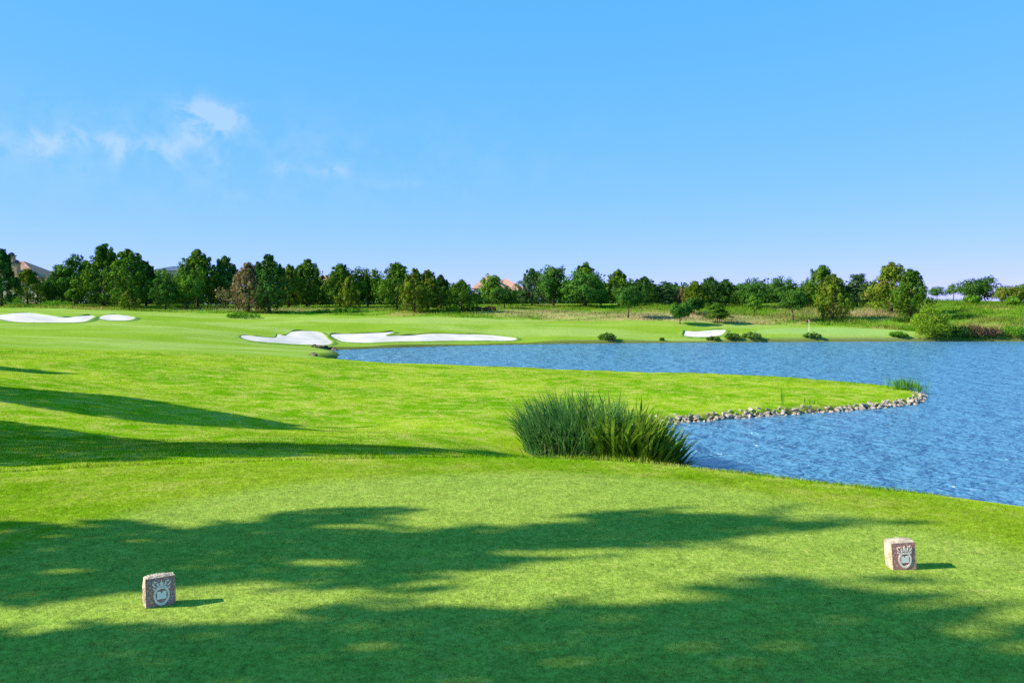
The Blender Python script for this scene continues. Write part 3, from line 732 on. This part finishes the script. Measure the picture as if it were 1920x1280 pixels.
# ------------------------------------------------------------------ shrubs at the shore and on the bank
def shrub(name, x, y, w, h, leaf, label, cat, seed, dens=0.8, dpt=0.6, group=None):
    rg = np.random.default_rng(seed); z0 = tz(x, y)
    n = int(46*dens)
    a = rg.uniform(0, 6.28, n); q = np.sqrt(rg.uniform(0, 1, n))
    cx, cy = np.cos(a)*q*w*.42, np.sin(a)*q*w*.42*dpt
    cz = h*(0.80*np.sqrt(np.clip(1-q**2*0.85, 0, 1)))*(rg.uniform(.40, 1, n) if h < 2.5 else rg.uniform(0.02, 1, n))
    cr = np.minimum(w*.14, h*.4)*rg.uniform(.6, 1.1, n)
    per = 34 if leaf != 'willow' else 64; m = n*per
    dirs = rg.normal(0, 1, (m, 3)); dirs[:, 2] += .4; dirs /= np.linalg.norm(dirs, axis=1)[:, None]
    pos = np.repeat(np.stack([cx, cy, cz], 1), per, 0)+dirs*np.repeat(cr, per)[:, None]*rg.uniform(.5, 1.1, m)[:, None]
    pos[:, 2] = np.maximum(pos[:, 2], 0.02)
    V, Fc = leaf_quads(pos, dirs+rg.normal(0, .5, (m, 3)), rg.uniform(.10, .22, m), rg.uniform(.06, .12, m), rg)
    root = empty(name, (x, y, z0))
    me = mesh_np('foliage', V, Fc); add_attr(me, 'tint', np.repeat(rg.uniform(0, 1, m), 4))
    link('foliage', me, M[leaf], root)
    bm = bmesh.new()
    for i in range(7):
        a = i*.9; add_tube(bm, [(math.cos(a)*w*.05, math.sin(a)*w*.05, -.1), (math.cos(a)*w*.16, math.sin(a)*w*.12, h*.3), (math.cos(a)*w*.3, math.sin(a)*w*.2*dpt, h*.6)], [.03, .022, .008], 5)
    link('stems', bm_mesh('stems', bm), M['bark'], root)
    return tag(root, label, cat, group)
def on_shore(px, back=0.6):
    best = None
    for D in np.linspace(80, 104, 500):
        x = (px-960)/F*D
        if sdist([(x, D)], LAKE)[0] > 0 and D > 84: return x, D+back
    return x, 101
for k, (px, w, hpx, leaf, lab) in enumerate([
   (1140,2.6,15,'shore_shrub','dark round bush alone on the far shore left of the lone bunker'),
   (1243,.6,9,'shore_shrub','tiny tuft shaped bush on the far shore between the round bush and the lone bunker'),
   (1340,2.0,9,'shore_shrub','low dull bush at the water just below the lone bunker'),
   (1375,2.6,13,'shore_shrub','dark leafy bush at the water right of the lone bunker'),
   (1412,3.0,14,'shore_shrub','leafy bush with light tips joined to the dark one right of the lone bunker'),
   (1526,2.5,12,'shore_shrub','low bush at the water directly below the flagstick')]):
    x, y = on_shore(px); shrub('shrub', x, y, w*.85, hpx/F*y*.85, leaf, lab, 'bush', 700+k, .8, .6, 'bushes along the far shore')
for k, (px, w, hpx, leaf, lab) in enumerate([
   (1690,2.4,9,'tuft','low green shore growth left of the willow bush'),
   (1808,3.8,24,'pine_dark','grey green thicket in shade right of the willow bush'),
   (1838,3.6,26,'brush','tall straw grey brush right of the shaded thicket'),
   (1866,3.4,18,'brush','low reddish brown brush at the water near the right edge'),
   (1908,3.4,20,'tuft','green growth at the water right of the brown brush')]):
    x, y = on_shore(px, .8); shrub('shrub', x, y, w, hpx/F*y, leaf, lab, 'bush', 740+k, 1.2, .6, 'bushes along the far shore')
x, y = on_shore(1752, .8); shrub('willow_bush', x, y, 4.6, 72/F*y, 'willow', 'bright yellow green willow bush at the water edge on the right', 'bush', 799, 3.2, .9)
for k, (px, foot, w, hpx, leaf, lab) in enumerate([
   (896,583,3.6,9,'brush','low brown brush heap left of the low dark spreading tree'),
   (918,582,1.8,9,'brush','small brown brush heap nearer to the low dark spreading tree'),
   (20,576,3.8,17,'tuft','bright green bush under the dark pine at the left edge'),
   (110,575,5.5,9,'tuft','long strip of bright green growth below the low rounded tree on the left'),
   (455,597,5.0,11,'tuft','bright green mound in front of the browned pine'),
   (620,588,5.0,8,'tuft','green mound below the pines right of the browned pine, left one of a pair'),
   (660,587,5.0,9,'tuft','green mound below the pines left of the longest bunker, right one of a pair'),
   (1700,592,4,10,'pine','dark low bush at the foot of the two big pines on the right')]):
    D = float(np.interp(foot, *DB)); x = (px-960)/F*D
    shrub('shrub', x, D, w, hpx/F*D, leaf, lab, 'bush', 780+k, 1.0, .6, 'bushes below the far trees')

# ------------------------------------------------------------------ stones of the spit and the cove
def rock_mesh(seed):
    rg = random.Random(seed); bm = bmesh.new()
    bmesh.ops.create_icosphere(bm, subdivisions=2, radius=0.5)
    pl = [(Vector((rg.gauss(0, 1), rg.gauss(0, 1), rg.gauss(0, .8))).normalized(), rg.uniform(.20, .36)) for _ in range(11)]
    for v in bm.verts:
        for nrm, dd in pl:
            q = v.co.dot(nrm)
            if q > dd: v.co -= nrm*(q-dd)
        v.co += Vector((rg.uniform(-.015, .015) for _ in range(3)))
        v.co.z *= 0.8
    return bm_mesh('shore_stone', bm)
RM = [rock_mesh(s) for s in range(8)]
for m_ in RM: m_.materials.append(M['rock'])
SPIT = catmull([(4.9,34.8),(5.6,36.2),(7.6,37.3),(11.3,39.1),(15.4,40.9),(19.3,43.5),(20.9,46.4),(21.1,48.2)], 12, False)
seg = np.r_[0, np.cumsum(np.linalg.norm(np.diff(SPIT, axis=0), axis=1))]
rr = random.Random(5)
for row, (off, zoff, step, s0, s1) in enumerate([(-.16, -.06, .195, .20, .44), (.04, .02, .20, .18, .42), (.23, .10, .215, .18, .40), (.41, .17, .27, .16, .34)]):
    s = rr.uniform(0, .2)
    while s < seg[-1]:
        x = np.interp(s, seg, SPIT[:, 0]); y = np.interp(s, seg, SPIT[:, 1])
        i = min(int(np.searchsorted(seg, s)), len(seg)-1); a = SPIT[max(i-1, 0)]; b = SPIT[min(i+1, len(SPIT)-1)]
        t = (b-a)/np.linalg.norm(b-a); nrm = np.array([-t[1], t[0]])
        o2 = off+rr.uniform(-.16, .16)
        if (row == 3 and (x > 13 or rr.random() < .3)) or (row == 2 and rr.random() < .25) or (row == 1 and rr.random() < .1): s += step; continue
        x, y = x+nrm[0]*o2, y+nrm[1]*o2
        o = bpy.data.objects.new('shore_stone', RM[rr.randrange(8)]); COL.objects.link(o)
        k = rr.uniform(s0, s1)
        o.location = (x, y, zoff+rr.uniform(-.03, .04)+.03); o.scale = (k*rr.uniform(.9, 1.3), k*rr.uniform(.8, 1.1), k*rr.uniform(.6, 1.05))
        o.rotation_euler = (rr.uniform(-.6, .6), rr.uniform(-.6, .6), rr.uniform(0, 6.28))
        tag(o, 'pale rough limestone rock in the stone edging of the grassy spit', 'rock', 'pale rocks edging the spit')
        s += step*rr.uniform(.8, 1.35)
RD = [rock_mesh(40+s) for s in range(4)]
for m_ in RD: m_.materials.append(M['rock_dark'])
for (x0, y0, n_, sp) in ((-17.6,84.9,13,1.4), (-13.9,69.4,14,1.5)):
    for _ in range(n_):
        o = bpy.data.objects.new('shore_stone', RD[rr.randrange(4)]); COL.objects.link(o)
        x, y = x0+rr.uniform(-sp, sp), y0+rr.uniform(-1, 1)
        k = rr.uniform(.3, .7); o.location = (x, y, max(tz(x, y), 0)+.06); o.scale = (k*1.3, k, k*.8); o.rotation_euler = (0, 0, rr.uniform(0, 6))
        tag(o, 'dark wet stone in the pile at the left end of the far lake', 'rock', 'dark stones at the head of the lake')
RL = [rock_mesh(60+s) for s in range(4)]
for m_ in RL: m_.materials.append(M['rock_dark'])

# ------------------------------------------------------------------ reeds
def strap_leaves(specs, rg):
    """curved tapering leaves; specs: base xyz, azimuth, length, start tilt, droop, width"""
    V, Fc, T = [], [], []
    ns = 6
    for (bx, by, bz, az, L, tilt, droop, w) in specs:
        p = np.array([bx, by, bz], float); a = tilt; s = L/ns
        side = np.array([-math.sin(az), math.cos(az), 0])
        tw = rg.uniform(-.7, .7); side = side*math.cos(tw)+np.array([math.cos(az), math.sin(az), 0])*math.sin(tw)
        b0 = len(V); tn = rg.uniform(0, 1)
        for k in range(ns+1):
            ww = w*(0.75+0.5*k/ns if k < ns*.5 else (1.25-1.15*((k/ns-.5)/.5)**1.5))*.5
            V += [p-side*ww, p+side*ww]; T += [tn, tn]
            p = p+np.array([math.cos(az)*math.sin(a), math.sin(az)*math.sin(a), math.cos(a)])*s
            a += droop/ns
        for k in range(ns):
            Fc.append((b0+2*k, b0+2*k+1, b0+2*k+3, b0+2*k+2))
    return np.array(V), np.array(Fc), np.array(T)
def leaf_clump(name, part, center, specs, mat, label, cat, seed, extra=None, group=None):
    rg = np.random.default_rng(seed)
    root = empty(name, center)
    V, Fc, T = strap_leaves([(s[0]-center[0], s[1]-center[1], s[2]-center[2])+tuple(s[3:]) for s in specs], rg)
    me = mesh_np(part, V, Fc); add_attr(me, 'tint', T)
    link(part, me, mat, root)
    if extra: extra(root)
    return tag(root, label, cat, group)
rg = np.random.default_rng(31)
# blue-green reeds, left half
S = []
cx, cy = 1.95, 27.4
for _ in range(2600):
    a = rg.uniform(0, 6.28); q = math.sqrt(rg.uniform(0, 1))
    x, y = cx+math.cos(a)*q*1.58, cy+math.sin(a)*q*1.2
    hmax = 2.25*math.sqrt(max(0.12, 1-0.58*q*q))
    out = math.atan2((y-cy)/1.2, (x-cx)/1.55)+rg.normal(0, .7)
    S.append((x, y, tz(x, y)-.03, out, hmax*rg.uniform(.62, 1.08), .0+.11*q+rg.uniform(0, .20), rg.uniform(.2, 1.6), rg.uniform(.014, .032)))
def dry(root):
    rg2 = np.random.default_rng(8); T2 = []
    for _ in range(150):
        x, y = rg2.uniform(-1.6, 1.6), rg2.uniform(-1.25, .6)
        T2.append((x, y, -.02, rg2.uniform(-3.1, .1), rg2.uniform(.6, 1.75)*(1-.25*abs(x)), rg2.uniform(.05, .9), rg2.uniform(.2, 1.6), rg2.uniform(.012, .022)))
    V, Fc, T = strap_leaves(T2, rg2); me = mesh_np('dry_stalks', V, Fc); add_attr(me, 'tint', T); link('dry_stalks', me, M['dry'], root)
leaf_clump('reed_clump', 'leaves', (cx, cy, tz(cx, cy)), S, M['reed'], 'dense clump of narrow blue green reeds behind the tee, left half of the big clump', 'reeds', 3, dry)
S = []
cx, cy = 3.60, 27.0
for _ in range(620):
    a = rg.uniform(0, 6.28); q = math.sqrt(rg.uniform(0, 1))
    x, y = cx+math.cos(a)*q*1.35, cy+math.sin(a)*q*1.0
    hmax = np.interp(x, [2.25, 2.85, 3.65, 4.45, 4.95], [2.0, 2.2, 1.95, 1.45, 1.0])
    out = math.atan2(y-cy, x-cx+.2)+rg.normal(0, .8)
    S.append((x, y, max(tz(x, y), -.1)-.03, out, hmax*rg.uniform(.55, 1.08), .05+.28*q+rg.uniform(0, .2), rg.uniform(.0, 1.1), rg.uniform(.045, .11)))
for _ in range(90):
    x, y = cx+rg.uniform(.4, 1.35), cy-rg.uniform(.2, .9)
    S.append((x, y, max(tz(x, y), -.1)-.03, rg.uniform(-1.2, .6), rg.uniform(.5, 1.0), rg.uniform(.5, 1.0), rg.uniform(.2, .8), rg.uniform(.035, .07)))
leaf_clump('water_plant_clump', 'leaves', (cx, cy, max(tz(cx, cy), 0)), S, M['broad'], 'clump of broad strap leaved water plants, right half of the big clump', 'water plants', 4)
# tufts on the spit
def tuft(px, py, D, n, w, h, label, seed, bw=.02):
    rg = np.random.default_rng(seed); cx, cy, _ = ray(px, py, D); S = []
    for _ in range(n):
        x, y = cx+rg.normal(0, w*.5), cy+rg.normal(0, w*.35)
        S.append((x, y, max(tz(x, y), 0)-.02, rg.uniform(0, 6.28), h*rg.uniform(.55, 1.1), rg.uniform(.02, .3), rg.uniform(0, .4), bw))
    leaf_clump('grass_tuft', 'leaves', (cx, cy, max(tz(cx, cy), 0)), S, M['tuft'], label, 'grass tuft', seed, group='tufts on the grassy spit')
tuft(1694,738,47.6,230,.80,.70,'bushy bright green tuft at the tip of the spit',51)
tuft(1722,738,47.2,30,.35,.75,'sparse green reeds standing at the outer end of the spit tip',52)
tuft(1738,736,47.0,7,.22,.9,'few thin tall stalks at the very tip of the spit',53,.012)
tuft(1468,768,40.2,12,.12,.85,'thin upright weed among the rocks in the middle of the spit',54,.014)
tuft(1520,765,41.0,22,.35,.30,'low green weed right of the thin upright weed on the spit',55)

# ------------------------------------------------------------------ tee markers
def plate(bm, outer, y0, y1, inner=None):
    """flat shape in the x-z plane between two depths, optionally with a hole"""
    def ring(P, y): return [bm.verts.new((p[0], y, p[1])) for p in P]
    of, ob = ring(outer, y1), ring(outer, y0); n = len(outer)
    for i in range(n): bm.faces.new((of[i], of[(i+1) % n], ob[(i+1) % n], ob[i]))
    if inner is None:
        bm.faces.new(of)
    else:
        jf, jb = ring(inner, y1), ring(inner, y0)
        for i in range(n):
            j = (i+1) % n
            bm.faces.new((of[i], of[j], jf[j], jf[i])); bm.faces.new((jf[i], jf[j], jb[j], jb[i]))
    bmesh.ops.recalc_face_normals(bm, faces=bm.faces)
def marker(x, y, w, h, dp, rz, tilt, label, seed):
    rg = random.Random(seed); z0 = tz(x, y)
    root = empty('tee_marker', (x, y, z0-.006), rz); root.rotation_euler = (0, tilt, rz)
    bm = bmesh.new(); add_box(bm, -w/2, w/2, 0, dp, 0, h)
    bmesh.ops.subdivide_edges(bm, edges=bm.edges[:], cuts=5, use_grid_fill=True)
    for v in bm.verts:
        c = v.co; ex = abs(abs(c.x)-w/2) < 1e-5; ez = abs(c.z-h) < 1e-5
        edge = sum([ex, ez or c.z < 1e-5, c.y < 1e-5 or abs(c.y-dp) < 1e-5])
        amt = .0035
        if edge >= 2:
            c.x *= .975 if ex else 1
            if ez: c.z -= .004
            if c.y > 1e-5: c.y -= .004
        if c.y > 1e-5:
            c.x += rg.uniform(-amt, amt); c.z += rg.uniform(-amt, amt) if c.z > .001 else 0
            if ex and c.x < 0: c.x -= .010*math.sin(math.pi*min(1, c.z/h*1.0))*math.sin(math.pi*c.y/dp)
            if ez: c.z += .004*math.sin(math.pi*(c.x/w+.5))*(c.y/dp)
    me = bm_mesh('stone_block', bm)
    st = link('stone_block', me, [M['stone_light'], M['stone_front']], root)
    for p in me.polygons:
        if p.normal.y < -.75 and p.center.y < .01: p.material_index = 1
    cx, s = 0.006, w/0.17
    root_e = None
    def mesh_part(nm, fn, mt, parent):
        bm = bmesh.new(); fn(bm); return link(nm, bm_mesh(nm, bm), mt, parent)
    # shield: ring with rounded shoulders and a pointed foot
    def shield(k):
        P = []
        for i in range(41):
            t = -math.pi/2+2*math.pi*i/40*0.999
            u, v = math.cos(t), math.sin(t)
            yy = v*(.047 if v > 0 else .057); xx = .046*math.copysign(abs(u)**.82, u)
            if v < 0: xx *= (1-.18*(-v)**1.5)
            P.append((cx+xx*k*s, h*.395+yy*k*s*1.05))
        return P[:-1]
    em = mesh_part('emblem', lambda b: plate(b, shield(1.0), .001, -.0030, shield(.76)), M['emblem'], root)
    def book(b):
        bx, bz = .027*s, .023*s; zc = h*.40
        plate(b, [(cx-bx, zc-bz), (cx+bx, zc-bz), (cx+bx*.93, zc-.1*bz), (cx+bx, zc+bz*.9), (cx+bx*.5, zc+bz), (cx+bx*.16, zc+bz*.9), (cx+bx*.12, zc+bz*.45), (cx-bx*.12, zc+bz*.45), (cx-bx*.16, zc+bz*.9), (cx-bx*.5, zc+bz), (cx-bx, zc+bz*.9), (cx-bx*.93, zc-.1*bz)], .001, -.0030)
    mesh_part('book', book, M['white'], em)
    def crest(b):
        zc = h*.66
        def sh(pts): plate(b, [(cx+p[0]*s, zc+p[1]*s) for p in pts], .001, -.0030)
        sh([(-.010,.012),(.010,.012),(.012,.024),(.005,.028),(0,.044),(-.005,.028),(-.012,.024)])
        for m_ in (-1, 1):
            f = lambda L: [(m_*a, c) for a, c in L]
            sh(f([(.013,.008),(.024,.010),(.030,.022),(.022,.030),(.016,.020)]))
            sh(f([(.030,.002),(.042,.006),(.052,.020),(.050,.036),(.046,.022),(.036,.012)]))
            sh(f([(.026,-.010),(.040,-.004),(.050,.004),(.047,-.008),(.036,-.016)]))
            sh(f([(.017,.034),(.030,.036),(.043,.042),(.040,.030),(.036,.024),(.031,.031)]))
        sh([(-.028,-.006),(-.014,.002),(0,.005),(.014,.002),(.028,-.006),(.030,.000),(.015,.009),(0,.011),(-.015,.009),(-.030,.000)])
    mesh_part('crest', crest, M['emblem'], em)
    return tag(root, label, 'tee marker', 'stone tee markers')
marker(-2.03, 5.24, .166, .178, .070, R(31), R(-1), 'upright stone tee marker with a pale shield emblem, ringed by shade on the left', 1)
marker(2.57, 5.93, .160, .188, .115, R(1), R(-4), 'slightly leaning stone tee marker with a pale shield emblem, in full sun', 2)

# ------------------------------------------------------------------ flagstick
fx, fy = (1517-960)/F*103.2, 103.2; fz = tz(fx, fy)
fl = empty('flagstick', (fx, fy, fz))
bm = bmesh.new(); add_tube(bm, [(0, 0, -.05), (0, 0, .65), (0, 0, 1.32)], [.022, .020, .018], 8); link('pole', bm_mesh('pole', bm), M['white'], fl)
bm = bmesh.new(); nfl = 6; vs = []
for i in range(nfl+1):
    u = i/nfl; yy = .05*math.sin(u*5); vs.append([bm.verts.new((-.02-u*.30, yy+t, 1.30-.26*k-.10*u)) for k in (0, 1) for t in (0, .006)])
for a, b in zip(vs, vs[1:]):
    for q in ((0, 1), (1, 3), (3, 2), (2, 0)): bm.faces.new((a[q[0]], a[q[1]], b[q[1]], b[q[0]]))
bm.faces.new((vs[0][0], vs[0][2], vs[0][3], vs[0][1])); bm.faces.new((vs[-1][0], vs[-1][1], vs[-1][3], vs[-1][2]))
link('flag', bm_mesh('flag', bm), M['flag'], fl)
tag(fl, 'white flagstick with a small drooping red flag on the putting green', 'flagstick')

# ------------------------------------------------------------------ houses behind the trees
def hip_roof(x0, x1, y0, y1, ze, zr, ov=.6, th=.18):
    bm = bmesh.new(); x0 -= ov; x1 += ov; y0 -= ov; y1 += ov
    dx, dy = x1-x0, y1-y0; i = min(dx, dy)/2
    if dx >= dy: r0, r1 = (x0+i, (y0+y1)/2, zr), (x1-i-.01, (y0+y1)/2, zr)
    else: r0, r1 = ((x0+x1)/2, y0+i, zr), ((x0+x1)/2, y1-i-.01, zr)
    b = [bm.verts.new(p) for p in ((x0,y0,ze-th),(x1,y0,ze-th),(x1,y1,ze-th),(x0,y1,ze-th))]
    e = [bm.verts.new(p) for p in ((x0,y0,ze),(x1,y0,ze),(x1,y1,ze),(x0,y1,ze))]
    a, c = bm.verts.new(r0), bm.verts.new(r1)
    bm.faces.new(b[::-1])
    for k in range(4): bm.faces.new((b[k], b[(k+1) % 4], e[(k+1) % 4], e[k]))
    if dx >= dy:
        for f in ((e[0], e[1], c, a), (e[1], e[2], c), (e[2], e[3], a, c), (e[3], e[0], a)): bm.faces.new(f)
    else:
        for f in ((e[0], e[1], a), (e[1], e[2], c, a), (e[2], e[3], c), (e[3], e[0], a, c)): bm.faces.new(f)
    return bm_mesh('roof', bm)
def house(loc, wings, roofm, label, chimneys=()):
    root = empty('house', loc)
    for (x0, x1, y0, y1, ze, zr, nwin) in wings:
        bm = bmesh.new(); add_box(bm, x0, x1, y0, y1, -1.5, ze-.19); link('wall', bm_mesh('wall', bm), M['stucco'], root)
        rf = link('roof', hip_roof(x0, x1, y0, y1, ze, zr), roofm, root)
        for k in range(nwin):
            wx_ = x0+(k+.5)*(x1-x0)/nwin
            for zz in ([1.0] if ze < 4 else [1.0, ze-2.0]):
                bm = bmesh.new(); add_box(bm, wx_-.55, wx_+.55, y0-.05, y0+.05, zz, zz+1.3)
                w_ = link('window', bm_mesh('window', bm), M['trim'], root)
                bm = bmesh.new(); add_box(bm, wx_-.45, wx_+.45, y0-.07, y0-.053, zz+.1, zz+1.2); link('pane', bm_mesh('pane', bm), M['glass'], w_)
    for (x, y, z0, z1, s) in chimneys:
        bm = bmesh.new(); add_box(bm, x-s/2, x+s/2, y-s/2, y+s/2, z0, z1); ch = link('chimney', bm_mesh('chimney', bm), M['brick'], root)
        bm = bmesh.new(); add_box(bm, x-s*.62, x+s*.62, y-s*.62, y+s*.62, z1+.003, z1+.2)
        add_tube(bm, [(x, y, z1+.2), (x, y, z1+.5), (x, y, z1+.75)], [s*.55, s*.5, s*.2], 8)
        link('chimney_cap', bm_mesh('chimney_cap', bm), M['capm'], ch)
    return tag(root, label, 'house', 'houses beyond the course')
def gz(x, y): return tz(x, y)
D = 176; x, y = -99.5, D; z = gz(x, y)
zz = lambda py, D: CAMZ-(py-HY)/F*D
house((x, y, z), [(-8, 7.2, 0, 11, zz(519, D)-z, zz(489, D+5)-z, 5), (9.0, 13.0, -3, 4, zz(535, D)-z, zz(518, D)-z, 1)], M['tile_brown'], 'house with a brown tiled roof and two chimneys at the left edge',
      [(((16-960)/F*D)-x, 1.0, 3, zz(480, D)-z, 1.1), (((28-960)/F*D)-x, .2, 3, zz(494, D)-z, 1.3)])
D = 172; x, y = -3.0, D; z = gz(x, y)
house((x, y, z), [(-4.2, 1.2, 0, 8, zz(540, D)-z, zz(514, D)-z, 3), (1.3, 5.6, 1.2, 8, zz(544, D)-z, zz(530, D)-z, 2), (-1.2, 4.6, 4.5, 12, zz(540, D)-z, zz(520, D)-z, 0)], M['tile'], 'house with a pink clay hip roof behind the trees near the centre')
D = 195; x, y = (322-960)/F*D, D; z = gz(x, y)
house((x, y, z), [(-4.2, 2.4, 0, 8, zz(507, D)-z, zz(498, D)-z, 4)], M['slate'], 'building with a dark blue roof showing between the pines on the left')
D = 190; x, y = (604-960)/F*D, D; z = gz(x, y)
house((x, y, z), [(-3.5, 3.5, 0, 7, zz(530, D)-z, zz(515, D)-z, 3)], M['tile'], 'house with only its pink roof top showing between two pines')

# ------------------------------------------------------------------ sky, sun, camera
W = bpy.data.worlds.new('World'); SC.world = W; W.use_nodes = True
t = W.node_tree
for n_ in list(t.nodes): t.nodes.remove(n_)
nn = N(t); out = nn.n('ShaderNodeOutputWorld'); bg = nn.n('ShaderNodeBackground')
sky = nn.n('ShaderNodeTexSky', sky_type='NISHITA', sun_disc=False, sun_elevation=R(SUN_EL), sun_rotation=R(-90-SUN_AZ), air_density=0.6, dust_density=0.0, ozone_density=4.0, altitude=0.0)
EXPO = 1.15; XF = 2**EXPO
sc_ = nn.n('ShaderNodeSeparateColor'); nn.l(sky.outputs[0], sc_.inputs[0]); cc_ = nn.n('ShaderNodeCombineColor')
for k, (a, p) in enumerate([(0.965, 0.81), (0.793, 0.255), (1.86, 0.55)]):      # photographic grading of the sky colours, channel by channel
    nn.l(nn.math('MULTIPLY', nn.math('POWER', nn.math('MULTIPLY', sc_.outputs[k], 0.1), p), a*10/XF), cc_.inputs[k])
col = cc_.outputs[0]
tc = nn.n('ShaderNodeTexCoord').outputs['Generated']
sp = nn.n('ShaderNodeSeparateXYZ'); nn.l(tc, sp.inputs[0])
az = nn.math('ARCTAN2', sp.outputs[0], sp.outputs[1]); el = nn.math('ARCSINE', sp.outputs[2])
CL = [(372,212,34,24,1.5),(418,218,36,20,1.5),(388,250,34,24,1.5),(75,270,30,22,1.1),(138,254,28,14,1.0),(222,270,26,18,1.1),(236,296,18,20,.8),(283,276,18,15,.8),(326,285,17,28,.9),(448,298,26,17,.8),(532,316,18,13,.9),(612,320,36,11,.9),(400,298,16,10,.5),(-10,270,30,20,.5),(860,345,40,12,.35),(740,345,60,10,.3),(460,368,50,8,.4),(700,300,420,90,.16),(200,280,330,80,.32)]
acc = None
for (px, py, rx, ry, k) in CL:
    a0 = math.atan((px-960)/F); e0 = math.atan((HY-py)/F*math.cos(a0))
    u = nn.math('MULTIPLY', nn.math('SUBTRACT', az, a0), F/rx*math.cos(a0)**2*0+F/rx*math.cos(a0)); v = nn.math('MULTIPLY', nn.math('SUBTRACT', el, e0), F/ry)
    g = nn.math('EXPONENT', nn.math('MULTIPLY', nn.math('ADD', nn.math('MULTIPLY', u, u), nn.math('MULTIPLY', v, v)), -1.0))
    g = nn.math('MULTIPLY', g, k)
    acc = g if acc is None else nn.math('ADD', acc, g)
nz = nn.noise(tc, 31.0, 7.0, 0.6, 0.3)
dens = nn.math('MULTIPLY', nn.math('MULTIPLY', nn.ramp(nz, 0.36, 0.68), acc), 1.0, clamp=True)
cl = nn.mix(nn.math('MULTIPLY', dens, 0.52), col, (6.2/XF, 7.9/XF, 10.6/XF))
nn.l(cl, bg.inputs[0]); bg.inputs[1].default_value = 0.10
nn.l(bg.outputs[0], out.inputs[0])

ld = bpy.data.lights.new('sun', 'SUN'); ld.energy = 4.2; ld.angle = R(0.55); ld.color = (1.0, 0.90, 0.70)
so = bpy.data.objects.new('sun', ld); COL.objects.link(so)
dv = Vector((math.cos(R(SUN_EL))*math.cos(R(SUN_AZ)), math.cos(R(SUN_EL))*math.sin(R(SUN_AZ)), -math.sin(R(SUN_EL))))
so.rotation_euler = dv.to_track_quat('-Z', 'Y').to_euler(); so.location = (-60, 0, 60)

cd = bpy.data.cameras.new('camera'); co = bpy.data.objects.new('camera', cd); COL.objects.link(co)
cd.sensor_fit = 'HORIZONTAL'; cd.sensor_width = 36.0; cd.lens = F/1920*36.0
cd.shift_y = -(640.0-HY)/1920.0
cd.clip_start = 0.1; cd.clip_end = 8000
co.location = (0, 0, CAMZ); co.rotation_euler = (R(90), 0, 0)
SC.camera = co

SC.render.engine = 'CYCLES'
SC.cycles.use_denoising = False
SC.cycles.max_bounces = 6; SC.cycles.diffuse_bounces = 3; SC.cycles.glossy_bounces = 3
vs = SC.view_settings; vs.view_transform = 'Standard'; vs.look = 'None'; vs.exposure = EXPO; vs.gamma = 1.0
